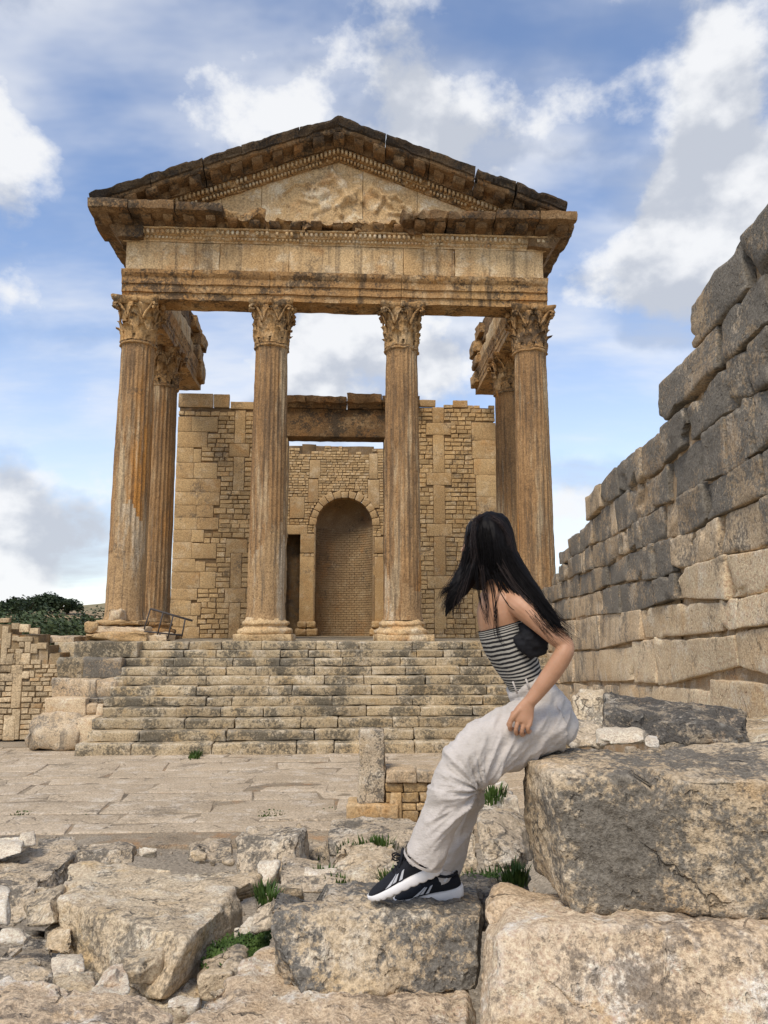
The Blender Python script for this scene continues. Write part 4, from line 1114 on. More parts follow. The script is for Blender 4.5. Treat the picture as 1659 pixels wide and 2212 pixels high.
JOINT = {1: [4.8, 6.2, 8.1, 10.6, 12.4, 14.5, 17, 19.5, 22], 2: [4.8, 5.9, 7.35, 9.45, 10.15, 11.3, 13.7, 16.5, 18.6, 22], 3: [4.8, 6.3, 7.25, 7.65, 9.7, 10.8, 13.6, 16.0, 18.5, 20, 22], 4: [4.8, 6.0, 7.4, 9.0, 10.2, 12.0, 13.4, 15.0, 16.8, 19, 22],
         5: [4.8, 6.5, 7.55, 8.35, 9.2, 10.0, 11.4, 12.8, 14.0, 15.6, 17.8, 20, 22]}
LEV = [(lambda D, f=f, i=i: f(D) + (.028 * math.sin(D * 1.3 + i * 2.1) + .018 * math.sin(D * 3.1 + i * 4.7) if 1 < i < 12 else 0)) for i, f in enumerate(LEV)]
rs = np.random.RandomState(8)
wk = 0
for c in range(1, len(LEV) - 1):
    if c in JOINT: js = JOINT[c]
    else:
        js = [4.7]
        while js[-1] < 22: js.append(js[-1] + rs.uniform(.55, 1.5) * (1.0 if c < 8 else 1.25))
        if c == 10: js = [4.7, 6.4, 7.95, 9.2, 22]
        if c == 9: js = [4.7, 6.0, 7.2, 9.2, 10.4, 11.65, 22]
        if c == 8: js = [4.7, 6.1, 7.0, 8.2, 9.3, 10.3, 11.6, 12.8, 14.2, 22]
        if c == 11: js = [4.4, 7.03, 22]
    for a, b in zip(js[:-1], js[1:]):
        mid = (a + b) / 2; z0 = LEV[c](mid); z1 = LEV[c + 1](mid)
        if z0 > wtop(mid) - .15: continue
        z1m = min(z1, wtop(mid) + .06)
        subs = [(a, b)]
        if c in (6, 7, 8) and mid < 6.9:
            m_ = max(2, int((b - a) / .33)); cutp = [a] + sorted(a + (b - a) * (i + rs.uniform(-.2, .2)) / m_ for i in range(1, m_)) + [b]
            subs = list(zip(cutp[:-1], cutp[1:]))
        elif c in (5, 6, 7) and b - a > 1.1 and rs.rand() < .5: subs = [(a, a + (b - a) * .62), (a + (b - a) * .62, b)]
        for (p, q) in subs:
            g = rs.uniform(.004, .012); o = rs.uniform(-.03, .04) + (.03 if c >= 8 else 0)
            j = lambda s=.03: rs.uniform(-s, s)
            zb0, zb1 = LEV[c](p), LEV[c](q); zt0, zt1 = min(LEV[c + 1](p), z1m + .02), min(LEV[c + 1](q), z1m + .02)
            dep = .55
            C = [wallp(p + g, zb0 + g + j(.015), o + j()), wallp(p + g, zb0 + g, -dep), wallp(q - g, zb1 + g, -dep), wallp(q - g, zb1 + g + j(.015), o + j()),
                 wallp(p + g + j(), zt0 - g + j(.015), o + j()), wallp(p + g, zt0 - g, -dep), wallp(q - g, zt1 - g, -dep), wallp(q - g + j(), zt1 - g + j(.015), o + j())]
            near_ = mid < 10
            if c >= 6: mt = 'grey_block' if rs.rand() < .85 else 'mixed_block'
            elif c == 5: mt = 'grey_block' if (not near_ or rs.rand() < .3) else 'mixed_block'
            elif c == 4: mt = 'tan_block' if mid < 9 else 'grey_block' if rs.rand() < .4 else 'mixed_block'
            elif c == 3: mt = 'tan_block' if mid < 11 else 'mixed_block'
            else: mt = 'tan_block' if mid < 13 else 'mixed_block'
            n = 18 if mid < 11 else 9
            exposed = z1m + .1 > wtop(mid)
            V, F = rock_geo([x - WO for x in C], n=(n // 2, n, n), k=(28 if c >= 5 else 32) if not exposed else 18, amp=.016 if c >= 5 else .011, freq=2.3, seed=800 + wk, fine=.5, cuts=2 if exposed else 0, cut_depth=(.87, .98), chips=7 if mid < 12 else 3, chip_r=.16)
            wk += 1
            obj('wall_block', V, F, M[mt], wall)
# rubble core behind the facing
G = Geo()
for (a, b) in ((4.6, 6.5), (6.5, 7.9), (7.9, 9.2), (9.2, 11.6), (11.6, 14.1), (14.1, 17.0), (17.0, 22.0)):
    zt = min(wtop(a + .1), wtop(b - .1)) - .22
    C = [wallp(a, -2.4, -.06) - WO, wallp(a, -2.4, -.75) - WO, wallp(b, -2.4, -.75) - WO, wallp(b, -2.4, -.06) - WO, wallp(a, zt, -.06) - WO, wallp(a, zt, -.75) - WO, wallp(b, zt, -.75) - WO, wallp(b, zt, -.06) - WO]
    G.add(*rock_geo(C, n=(4, 10, 14), k=30, amp=.04, freq=3, seed=int(a * 3)))
M['wall_mortar'] = stone('pale_earth_mortar', (0.40, 0.29, 0.175), (0.33, 0.225, 0.125), dark_amt=0.2, rnd=0, pale_amt=0.2, sc=2)
G.build('wall_core', M['wall_mortar'], wall, base=False)

# ================================================================== STUB PILLAR AND LOW BRICK BASE IN THE SQUARE
DP = 11.0
def px_box(u0, u1, v0, v1, D, dep): 
    a = PD(u0, v0, D); b = PD(u1, v1, D); return box8(a[0], b[0], D, D + dep, b[2], a[2])
o = rock('stone_pillar', px_box(776, 831, 1577, 1737, DP, .34), M['rock_grey'], n=(12, 12, 30), k=14, amp=.02, freq=3.5, seed=31)
tag(o, 'short upright weathered stone pillar standing on the square before the stairs', 'pillar')
lb = empty('brick_base', PD(850, 1782, DP)); LBO = np.array(lb.location)
tag(lb, 'low ruined base of tan bricks right of the short pillar', 'wall')
rs = np.random.RandomState(4)
G = Geo(); G.add(*rock_geo([c - LBO for c in px_box(780, 980, 1690, 1790, DP + .1, .5)], n=(8, 3, 5), k=40, amp=.01, seed=5)); G.build('base_core', M['mortar'], lb, base=False)
def lbb(u0, u1, v0, v1, mat, d=0, dep=.3): obj('brick', *rock_geo([c - LBO for c in px_box(u0 + .8, u1 - .8, v0 + .6, v1 - .6, DP + .02 + d, dep)], n=(6, 4, 4), k=9, amp=.012, freq=5, seed=int(rs.randint(9999))), M[mat], lb)
lbb(748, 862, 1738, 1780, 'ashlar', -.1, .5)
for (u0, u1) in ((832, 900), (900, 985)): lbb(u0, u1, 1664, 1692, 'mixed_block', -.06, .55)
for (u0, u1, v0, v1) in ((832, 872, 1692, 1712), (872, 925, 1692, 1712), (925, 985, 1692, 1712), (832, 860, 1712, 1736), (860, 905, 1712, 1734), (905, 985, 1712, 1734), (866, 900, 1735, 1752), (900, 985, 1735, 1752), (868, 905, 1752, 1778), (905, 985, 1752, 1778)): lbb(u0, u1, v0, v1, 'rubble')
obj('brick', *rock_geo([c - LBO for c in px_box(842, 868, 1712, 1775, DP - .02, .2)], n=5, k=9, amp=.01, seed=3), M['ashlar'], lb)

# ================================================================== FOREGROUND STONES
def stone_px(name, label, mat, TLp, TRp, BRp, BLp, tlb, trb, cat='rock', group=None, brb=None, **kw):
    C = hexa(PD(*TLp), PD(*TRp), PD(*BRp), PD(*BLp), PD(*tlb), PD(*trb))
    if brb: C[2] = PD(*brb)
    kw.setdefault('n', 26); kw.setdefault('k', 12); kw.setdefault('chips', 4); kw.setdefault('chip_r', .1); kw.setdefault('amp', .02); kw.setdefault('freq', 4.5); kw.setdefault('fine', .5)
    if kw['k'] < 10: kw['k'] = 13; kw['amp'] *= .6; kw['cuts'] = kw.get('cuts', 0) + 3; kw.setdefault('cut_depth', (.76, .95))
    o = rock(name, C, M[mat], **kw)
    tag(o, label, cat, group or 'fallen stones in the foreground'); return o
stone_px('stone_block', 'big grey squared block under the sitting woman\'s shoes', 'rock_foot', (586, 1962, 2.84), (1044, 1975, 2.80), (1034, 2158, 2.74), (586, 2168, 2.70), (606, 1902, 3.28), (1032, 1904, 3.28), n=(84, 44, 44), k=14, amp=.014, freq=5, seed=1, bump2=.004, chips=12, chip_r=.11)
stone_px('stone_block', 'massive squared block the woman sits on', 'rock_seat', (1190, 1668, 2.52), (1830, 1690, 2.42), (1830, 1990, 2.42), (1238, 1974, 2.52), (1108, 1628, 2.98), (1770, 1592, 3.15), n=(90, 50, 50), k=20, amp=.011, freq=4, seed=2, bump2=.004, chips=12, chip_r=.10)
stone_px('stone_block', 'massive tan block under the woman\'s seat stone, bottom right', 'rock_pink', (1064, 2020, 2.36), (1830, 2003, 2.30), (1830, 2420, 2.15), (1030, 2420, 2.15), (1056, 1912, 2.88), (1770, 1930, 2.85), n=(90, 44, 50), k=12, amp=.018, freq=3.5, seed=3, bump2=.004, chips=9, chip_r=.14)
stone_px('stone_slab', 'large flat-topped slab with broken corner, left of the grey foot block', 'rock_tan', (126, 1942, 3.55), (402, 2034, 3.02), (346, 2162, 2.92), (150, 2084, 3.45), (150, 1860, 4.5), (562, 1892, 4.05), brb=(540, 2030, 3.75), n=(64, 56, 34), k=20, amp=.015, freq=4, seed=44, bump2=.004, chips=7, chip_r=.12)
stone_px('stone_slab', 'pinkish flat slab at the bottom left corner', 'rock_pink', (-80, 2330, 2.0), (335, 2310, 2.05), (335, 2480, 1.95), (-80, 2480, 1.95), (-80, 2100, 2.62), (372, 2168, 2.45), n=(60, 40, 14), k=9, amp=.022, freq=5, seed=5, bump2=.005)
stone_px('stone_slab', 'pinkish slab lying under the grey foot block', 'rock_pink', (352, 2232, 2.50), (1018, 2236, 2.46), (1018, 2440, 2.36), (340, 2440, 2.36), (572, 2040, 3.18), (1000, 2060, 3.12), n=(60, 40, 20), k=12, amp=.02, freq=4.5, seed=6, bump2=.005)
stone_px('rock', 'rounded lichened rock at the edge of the square, left of the woman\'s shoes', 'rock_grey', (508, 1818, 4.6), (664, 1806, 4.5), (662, 1912, 4.35), (510, 1912, 4.35), (530, 1782, 5.05), (664, 1782, 5.0), k=6, amp=.04, seed=7)
stone_px('rock', 'small pale slab leaning on the rounded lichened rock', 'rock_white', (556, 1866, 4.2), (602, 1862, 4.2), (590, 1926, 4.1), (552, 1928, 4.1), (562, 1860, 4.35), (606, 1858, 4.35), n=12, amp=.012, freq=8, seed=8, cuts=2)
stone_px('rock', 'grey wedge-shaped rock with pale top behind the foot block', 'rock_grey', (603, 1884, 3.95), (778, 1886, 3.95), (780, 1940, 3.8), (603, 1940, 3.8), (612, 1850, 4.45), (712, 1862, 4.4), k=7, seed=9, cuts=3)
stone_px('rock', 'long pale lichened block at the edge of the square behind the trouser hem', 'rock_grey', (708, 1802, 5.2), (905, 1800, 5.2), (905, 1850, 5.1), (708, 1852, 5.1), (714, 1770, 5.85), (905, 1766, 5.85), amp=.03, k=7, seed=10)
stone_px('rock', 'rough pale rock below the long lichened block', 'rock_tan', (716, 1852, 4.5), (850, 1850, 4.5), (850, 1915, 4.25), (716, 1915, 4.25), (735, 1826, 4.95), (850, 1826, 4.95), amp=.05, k=5, seed=11, cuts=5)
stone_px('rock', 'crumbly tan rock just left of the raised toe', 'rock_tan', (760, 1880, 4.0), (862, 1870, 4.0), (860, 1930, 3.8), (760, 1936, 3.8), (772, 1858, 4.4), (862, 1850, 4.4), amp=.05, k=5, seed=41, cuts=5)
stone_px('rock', 'small dark rock wedged between two lichened rocks', 'rock_grey', (664, 1836, 5.0), (708, 1834, 5.0), (708, 1880, 4.9), (664, 1880, 4.9), (668, 1818, 5.2), (706, 1818, 5.2), n=14, k=5, amp=.03, seed=12)
stone_px('rock', 'tall grey rock against the left face of the seat block', 'rock_grey', (1030, 1772, 3.9), (1122, 1806, 3.7), (1148, 1920, 3.55), (1042, 1870, 3.75), (1040, 1742, 4.4), (1130, 1746, 4.4), k=7, amp=.03, seed=13, cuts=2)
stone_px('rock', 'small grey rock behind the trouser hem', 'rock_grey', (978, 1815, 4.1), (1030, 1800, 4.1), (1032, 1885, 4.0), (985, 1890, 4.0), (990, 1795, 4.4), (1028, 1790, 4.4), n=16, k=6, amp=.03, seed=14)
stone_px('rock', 'flat rubble-covered rock in the gap beside the heel', 'rock_dark', (985, 1935, 3.15), (1075, 1945, 3.1), (1080, 2010, 2.95), (985, 2010, 2.95), (985, 1885, 3.7), (1140, 1890, 3.6), k=6, amp=.04, seed=15)
stone_px('rock', 'pale broken rock under the woman\'s thigh', 'rock_white', (1040, 1712, 5.0), (1100, 1712, 5.0), (1105, 1760, 4.9), (1040, 1762, 4.9), (1046, 1692, 5.3), (1098, 1690, 5.3), n=16, k=5, amp=.04, seed=16, cuts=4)
stone_px('rock', 'big lichened rock at the left edge of the picture', 'rock_grey', (-60, 1908, 4.3), (104, 1898, 4.2), (95, 1990, 4.05), (-60, 2005, 4.05), (-50, 1834, 5.2), (163, 1838, 5.0), k=8, amp=.04, seed=17, cuts=3)
stone_px('rock', 'whitish broken stone lying on the big left rock', 'rock_white', (-40, 1828, 4.75), (48, 1822, 4.7), (46, 1850, 4.6), (-40, 1862, 4.6), (-30, 1812, 5.0), (52, 1806, 5.0), n=18, k=6, amp=.02, seed=18, cuts=4)
stone_px('rock', 'small squarish white stone on the big left rock', 'rock_white', (44, 1808, 4.9), (76, 1806, 4.9), (76, 1832, 4.85), (44, 1834, 4.85), (46, 1797, 5.1), (74, 1795, 5.1), n=14, k=6, amp=.015, seed=19, cuts=2)
stone_px('rock', 'long low stone behind the large flat slab', 'rock_grey', (163, 1840, 5.8), (286, 1834, 5.7), (286, 1866, 5.65), (163, 1872, 5.7), (168, 1826, 6.15), (292, 1816, 6.15), n=20, k=9, amp=.03, seed=20)
stone_px('rock', 'grey boulder wedged left of the large flat slab', 'rock_tan', (46, 1948, 3.7), (122, 1928, 3.6), (126, 2016, 3.45), (46, 2018, 3.5), (76, 1918, 4.05), (138, 1912, 4.0), k=6, amp=.025, seed=21, cuts=4)
stone_px('rock', 'pale upright stone cut by the left picture edge', 'rock_white', (-40, 1935, 3.7), (22, 1930, 3.7), (24, 2000, 3.6), (-40, 2000, 3.6), (-40, 1912, 3.9), (18, 1914, 3.9), n=14, k=8, amp=.02, seed=22)
stone_px('rock', 'flat brownish slab at the left edge above the pink slab', 'rock_dark', (-60, 2066, 3.2), (112, 2072, 3.2), (116, 2120, 3.05), (-60, 2120, 3.05), (-60, 2010, 3.75), (112, 2014, 3.7), k=8, amp=.02, seed=23)
stone_px('rock', 'ridged grey rock behind the pink slab', 'rock_grey', (-30, 2098, 2.82), (122, 2110, 2.78), (122, 2160, 2.65), (-30, 2160, 2.65), (10, 2046, 3.05), (66, 2050, 3.05), k=9, amp=.015, seed=24)
stone_px('rock', 'small pale stone propping the large flat slab', 'rock_white', (112, 2072, 3.1), (182, 2076, 3.05), (180, 2120, 3.0), (114, 2116, 3.0), (122, 2058, 3.3), (176, 2060, 3.3), n=16, k=7, amp=.012, freq=8, seed=25, cuts=4)
stone_px('rock', 'small white triangular stone behind the pink slab', 'rock_white', (200, 2126, 2.85), (276, 2118, 2.8), (278, 2160, 2.7), (196, 2160, 2.7), (240, 2080, 2.95), (272, 2082, 2.95), n=16, k=9, amp=.012, freq=8, seed=26, cuts=3)
stone_px('rock', 'brown rock in the hollow under the large flat slab', 'rock_tan', (255, 2118, 3.2), (440, 2130, 3.0), (440, 2200, 2.85), (255, 2190, 2.9), (280, 2090, 3.6), (430, 2085, 3.5), k=7, amp=.03, seed=27)
stone_px('rock', 'grey rock between the flat slab and the slab under the foot block', 'rock_grey', (428, 2094, 3.05), (520, 2075, 3.1), (500, 2160, 2.9), (430, 2170, 2.9), (440, 2050, 3.4), (530, 2040, 3.4), n=20, k=6, amp=.03, seed=28, cuts=3)
stone_px('rock', 'rounded stone at the edge of the green weeds', 'rock_grey', (548, 1955, 3.3), (596, 1945, 3.25), (596, 2000, 3.2), (548, 2010, 3.2), (558, 1925, 3.6), (598, 1920, 3.6), n=16, k=5, amp=.03, seed=29)
stone_px('rock', 'angular cream block between the left boulder and the large flat slab', 'rock_tan', (100, 2012, 3.5), (152, 2006, 3.45), (158, 2062, 3.35), (100, 2066, 3.4), (106, 1990, 3.8), (150, 1986, 3.8), n=18, k=14, amp=.012, freq=6, seed=51, cuts=3)
stone_px('rock', 'angular pale block left of the white triangular stone', 'rock_tan', (118, 2118, 2.95), (206, 2124, 2.9), (208, 2176, 2.75), (116, 2172, 2.8), (128, 2092, 3.15), (200, 2096, 3.15), n=20, k=14, amp=.012, freq=6, seed=52, cuts=3)
stone_px('rock', 'flat grey stone at the gravel edge above the big left rock', 'rock_grey', (78, 1826, 5.9), (168, 1822, 5.9), (168, 1850, 5.8), (78, 1856, 5.8), (84, 1808, 6.3), (164, 1806, 6.3), n=18, k=12, amp=.02, seed=53, cuts=2)
stone_px('rock', 'squarish grey block at the gravel edge right of the long low stone', 'rock_grey', (405, 1830, 6.2), (500, 1828, 6.2), (502, 1866, 6.0), (405, 1868, 6.0), (412, 1812, 6.6), (500, 1810, 6.6), n=18, k=12, amp=.02, seed=54, cuts=2)
stone_px('carved_stone', 'long dark pitted fragment of carved cornice lying before the ruined wall', 'rock_dark', (1308, 1538, 4.55), (1618, 1572, 4.3), (1618, 1606, 4.25), (1308, 1604, 4.5), (1306, 1496, 5.1), (1606, 1532, 4.95), cat='carved stone', n=(60, 26, 20), k=7, amp=.04, freq=4, seed=30)
stone_px('rock', 'brown pitted block behind the woman\'s hip', 'rock_tan', (1238, 1505, 5.6), (1304, 1505, 5.5), (1304, 1572, 5.4), (1238, 1572, 5.5), (1244, 1490, 5.9), (1304, 1490, 5.9), n=16, k=9, amp=.03, seed=33)
stone_px('rock', 'smooth whitish stone on the ledge behind the seat block', 'rock_white', (1288, 1582, 3.9), (1388, 1582, 3.85), (1394, 1612, 3.75), (1286, 1612, 3.8), (1300, 1570, 4.15), (1380, 1570, 4.15), n=18, k=5, amp=.02, seed=34)
stone_px('rock', 'grey lichened stone right behind the woman\'s hip', 'rock_grey', (1225, 1575, 4.2), (1295, 1572, 4.2), (1298, 1612, 4.0), (1225, 1612, 4.0), (1235, 1555, 4.5), (1285, 1556, 4.5), n=18, k=5, amp=.03, seed=35)
stone_px('rock', 'tiny white chip beside the smooth whitish stone', 'rock_white', (1394, 1598, 3.7), (1422, 1600, 3.7), (1422, 1614, 3.65), (1394, 1614, 3.65), (1400, 1590, 3.8), (1418, 1592, 3.8), n=8, k=5, amp=.01, seed=36, cuts=2)
stone_px('rock', 'low tan stone row at the foot of the ruined wall', 'rock_tan', (1440, 1600, 5.2), (1760, 1590, 4.8), (1760, 1660, 4.6), (1440, 1660, 5.0), (1440, 1560, 6.2), (1760, 1530, 6.0), n=24, k=9, amp=.03, seed=37)
o = rock('rock', px_box(207, 226, 1668, 1682, 15.2, .2), M['rock_white'], n=8, k=3.5, amp=.02, seed=38); tag(o, 'small pale stone lying alone on the paved square', 'rock')

EX = [(300, 2098, 3.0, .07, 'pale stone chip under the front corner of the large flat slab'), (150, 2030, 3.6, .06, 'small grey stone in the gap left of the large flat slab'), (30, 2028, 3.5, .05, 'small stone on the flat brownish slab at the left edge'), (470, 2120, 3.0, .06, 'pale stone beside the lower end of the green weeds'), (400, 2178, 2.75, .05, 'pale stone in the crack behind the slab under the foot block'),
      (540, 2012, 3.4, .05, 'small stone among the upper green weeds'), (630, 1930, 3.7, .05, 'pale stone below the wedge-shaped rock'), (690, 1900, 4.0, .06, 'pale chip on the wedge-shaped rock'), (1045, 1925, 3.4, .05, 'pale chip in the weeds right of the far shoe'), (1010, 1905, 3.6, .045, 'pale chip behind the far shoe heel'), (120, 1868, 5.0, .07, 'pale chip between the big left rock and the flat slab'),
      (320, 1840, 6.4, .06, 'small stone on the gravel behind the flat slab'), (430, 1850, 6.0, .05, 'small stone on the gravel right of the long low stone'), (215, 2165, 2.7, .05, 'chip in front of the white triangular stone'), (1090, 1735, 4.7, .07, 'pale rock just under the thigh'), (1060, 1760, 4.4, .06, 'pale chip on top of the tall grey rock')]
for k, (u, v, D, sz, lab) in enumerate(EX):
    c = PD(u, v, D); r_ = np.random.RandomState(400 + k)
    C = [c + np.array(t) * sz * r_.uniform(.55, 1.15, 3) * np.array([1.25, 1.0, .75]) for t in ((-1, -1, -1), (1, -1, -1), (1, 1, -1), (-1, 1, -1), (-1, -1, 1), (1, -1, 1), (1, 1, 1), (-1, 1, 1))]
    tag(rock('stone_chip', C, M['rock_white' if k % 3 else 'rock_tan'], n=10, k=9, amp=.008, freq=9, seed=k + 70, cuts=7, cut_depth=(.6, .92)), lab, 'stone', 'small loose stones in the foreground')

# small loose stones filling the gaps: far too many to tell one from another
G = Geo(); rs = np.random.RandomState(12)
for k in range(1500):
    D = rs.uniform(2.9, 9.5); x = rs.uniform(-2.6, 2.4) * (D / 4.0) ** .6
    if D > 6 and rs.rand() < .5: continue
    z = float(ground_z(x, D)); s = rs.uniform(.008, .03) * (1 if rs.rand() < .85 else 2.2)
    C = [np.array([x, D, z + s * .3]) + np.array(t) * s * rs.uniform(.5, 1.1, 3) for t in ((-1, -1, -1), (1, -1, -1), (1, 1, -1), (-1, 1, -1), (-1, -1, 1), (1, -1, 1), (1, 1, 1), (-1, 1, 1))]
    G.add(*rock_geo(C, n=3, k=3.2, amp=.006, freq=12, seed=k, cuts=2))
tag(G.build('loose_rubble', M['gravel'], smooth=False), 'small loose stone chips scattered between the blocks', 'rubble', kind='stuff')

# ---- weeds and grass in the gaps
G = Geo(); rs = np.random.RandomState(6)
def tuft(p, n, h, spread, w=.006):
    for i in range(n):
        a = rs.uniform(0, 6.28); l = h * rs.uniform(.5, 1.1); r = spread * math.sqrt(rs.rand())
        b = np.array(p) + np.array([math.cos(a) * r, math.sin(a) * r, -.01]); lean = np.array([math.cos(a), math.sin(a), 0]) * l * rs.uniform(.1, .6)
        sd = np.array([-math.sin(a), math.cos(a), 0]) * w
        m_ = b + lean * .4 + np.array([0, 0, l * .6]); t = b + lean + np.array([0, 0, l])
        G.add(np.array([b - sd, b + sd, m_ + sd * .9, m_ - sd * .9, t]), [(0, 1, 2, 3), (3, 2, 4)])
def clover(p, n, rx, ry, h):
    for i in range(n):
        a = rs.uniform(0, 6.28); r = math.sqrt(rs.rand())
        b = np.array(p) + np.array([math.cos(a) * r * rx, math.sin(a) * r * ry, rs.uniform(0, h)]); s = rs.uniform(.004, .010)
        nrm = rs.normal(size=3) * .5 + np.array([0, -.3, 1]); nrm /= np.linalg.norm(nrm)
        u_ = np.cross(nrm, [1, .3, 0]); u_ /= np.linalg.norm(u_); v_ = np.cross(nrm, u_)
        G.add(np.array([b - u_ * s, b + v_ * s * .7, b + u_ * s, b - v_ * s * .7]), [(0, 1, 2, 3)])
for (u, v, D, n, h, sp) in ((1115, 1905, 3.4, 90, .09, .05), (1100, 1912, 3.4, 60, .06, .05), (1035, 1905, 3.55, 50, .05, .09), (1075, 1895, 3.6, 50, .045, .08), (1070, 1715, 4.6, 60, .07, .07), (1058, 1730, 4.5, 50, .06, .08), (760, 1838, 5.0, 60, .06, .1), (800, 1832, 5.0, 70, .08, .1), (830, 1828, 5.0, 50, .07, .1), (840, 1900, 3.9, 60, .06, .06),
                           (690, 1860, 5.0, 30, .07, .06), (580, 1950, 3.4, 90, .07, .05), (570, 1930, 3.6, 60, .07, .05), (770, 1850, 4.7, 50, .05, .12), (700, 1885, 4.1, 30, .04, .08), (735, 1905, 3.9, 30, .04, .08)):
    tuft(PD(u, v, D), n, h, sp, .005)
for (u, v, D, n, rx, ry) in ((515, 2062, 3.25, 2600, .12, .16), (548, 2035, 3.35, 1100, .07, .12), (470, 2088, 3.15, 700, .06, .08), (580, 1945, 3.7, 600, .05, .1), (1060, 1912, 3.5, 600, .1, .1)):
    clover(PD(u, v, D), n, rx, ry, .03)
for (u, v, z, n, h, sp) in ((424, 1634, GZ, 60, .16, .14), (418, 1640, GZ, 40, .12, .14), (585, 1757, GZ, 60, .035, .22), (600, 1758, GZ, 40, .03, .16), (45, 1758, GZ, 50, .035, .14), (190, 1750, GZ, 30, .025, .25), (700, 1752, GZ, 30, .03, .25)):
    tuft(PZ(u, v, z), n, h, sp, .012)
tag(G.build('weeds', M['grass'], smooth=False), 'green weeds and clover growing in the gaps between the stones', 'weeds', kind='stuff')

# ================================================================== TREES AND SCRUB ON THE LEFT
def tree(name, label, u, v, D, w, h, seed, leaf=.16, n=2600, mat='leaf', group='olive trees beyond the low wall'):
    r_ = np.random.RandomState(seed)
    top = PD(u, v, D); zb = float(ground_z(top[0], D)) - .1
    hh = max(h, top[2] - zb)
    root = empty(name, (top[0], D, zb)); tag(root, label, 'tree', group)
    G = Geo()
    for k in range(4):
        a = r_.uniform(0, 6.28); e = np.array([math.cos(a) * w * .3, math.sin(a) * w * .3, hh * .62])
        G.add(*tube(catmull([np.zeros(3), e * .3 + np.array([0, 0, hh * .08]), e], 7), list(np.linspace(.16, .05, 7)), 6))
    G.build('trunk', M['bark'], root, base=False)
    cl = []
    for k in range(16):
        a = r_.uniform(0, 6.28); rr_ = math.sqrt(r_.rand()) * .78
        cl.append((np.array([math.cos(a) * rr_ * w / 2, math.sin(a) * rr_ * w / 2, hh * r_.uniform(.25, .84) * (1 - .25 * rr_)]), r_.uniform(.16, .30) * min(w, hh * 1.2)))
    per = n // len(cl)
    Vs = []; 
    for c, r in cl:
        d = r_.normal(size=(per, 3)); d /= np.linalg.norm(d, axis=1)[:, None]
        p = c + d * (r * r_.uniform(.55, 1.08, (per, 1))) * np.array([1, 1, .8])
        nr = d + r_.normal(size=(per, 3)) * .6; nr /= np.linalg.norm(nr, axis=1)[:, None]
        u_ = np.cross(nr, np.array([.3, .2, 1.0])); u_ /= np.linalg.norm(u_, axis=1)[:, None]; v_ = np.cross(nr, u_)
        s = leaf * r_.uniform(.5, 1.1, (per, 1))
        Vs.append(np.stack([p - u_ * s, p + v_ * s * .5, p + u_ * s, p - v_ * s * .5], 1).reshape(-1, 3))
    V = np.concatenate(Vs); V[:, 2] = np.maximum(V[:, 2], .2)
    obj('crown', V, np.arange(len(V)).reshape(-1, 4), M[mat], root, smooth=False, base=False)
T_ = [(150, 1306, 46, 5.2, 4.0, 'dense green olive tree nearest the temple column, largest in front'), (95, 1312, 48, 5.0, 4.0, 'rounded olive tree in the middle of the front row'), (40, 1316, 45, 5.0, 4.0, 'olive tree second from the left edge'), (-15, 1308, 50, 5.5, 4.2, 'olive tree cut by the left picture edge'),
      (196, 1296, 60, 4.2, 5, 'darker tree touching the left temple column'), (70, 1301, 62, 6, 4, 'pale olive tree behind the middle of the row'), (15, 1300, 70, 6.5, 4, 'broad scrub tree at the left behind the row'), (125, 1302, 66, 6, 4, 'low olive tree behind the largest one')]
for k, (u, v, D, w, h, lab) in enumerate(T_): tree('olive_tree', lab, u, v, D, w, h, 60 + k, mat='leaf' if k not in (4,) else 'leaf2')
for k, (u, v, D, w, lab) in enumerate(((112, 1272, 150, 5, 'dark conical tree standing highest on the hill crest'), (92, 1278, 150, 7, 'dark round tree left of the highest hill tree'), (60, 1280, 140, 9, 'wide dark scrub on the hill left of the crest trees'), (148, 1284, 150, 7, 'lone dark bush on the bare hill slope'), (8, 1281, 130, 8, 'dark bush on the hill at the left edge'))):
    tree('hill_tree', lab, u, v, D, w, 3, 90 + k, leaf=.4, n=1200, mat='leaf2', group='dark trees on the far hill')

# ================================================================== THE WOMAN ON THE BLOCK
def remesh(G, voxel, smooth_it=4, fac=.5):
    me = mesh_data('tmp', G.verts(), G.F, None)
    o = bpy.data.objects.new('tmp', me); COL.objects.link(o)
    m = o.modifiers.new('r', 'REMESH'); m.mode = 'VOXEL'; m.voxel_size = voxel; m.adaptivity = 0
    if smooth_it:
        s = o.modifiers.new('s', 'SMOOTH'); s.iterations = smooth_it; s.factor = fac
    dg = bpy.context.evaluated_depsgraph_get()
    me2 = bpy.data.meshes.new_from_object(o.evaluated_get(dg))
    V = np.zeros(len(me2.vertices) * 3); me2.vertices.foreach_get('co', V); V = V.reshape(-1, 3)
    F = [tuple(p.vertices) for p in me2.polygons]
    bpy.data.objects.remove(o); bpy.data.meshes.remove(me); bpy.data.meshes.remove(me2)
    return V, F
def limb(rows, sides=20, m=None, ref=(0, 1, 0)):
    """rows: (u, v, D, half-width in the picture plane, half-depth) along a limb"""
    P = np.array([PD(r[0], r[1], r[2]) for r in rows]); A = np.array([[r[3], r[4]] for r in rows])
    m = m or 4 * len(rows)
    P = catmull(P, m); A = catmull(A, m)
    ref = np.asarray(ref, float); rings = []
    for i in range(m):
        t = P[min(i + 1, m - 1)] - P[max(i - 1, 0)]; t /= np.linalg.norm(t)
        b = ref - t * (ref @ t); b /= np.linalg.norm(b); a = np.cross(t, b)
        rings.append([P[i] + a * A[i, 0] * math.cos(x) + b * A[i, 1] * math.sin(x) for x in np.linspace(0, 2 * math.pi, sides, endpoint=False)])
    return rings
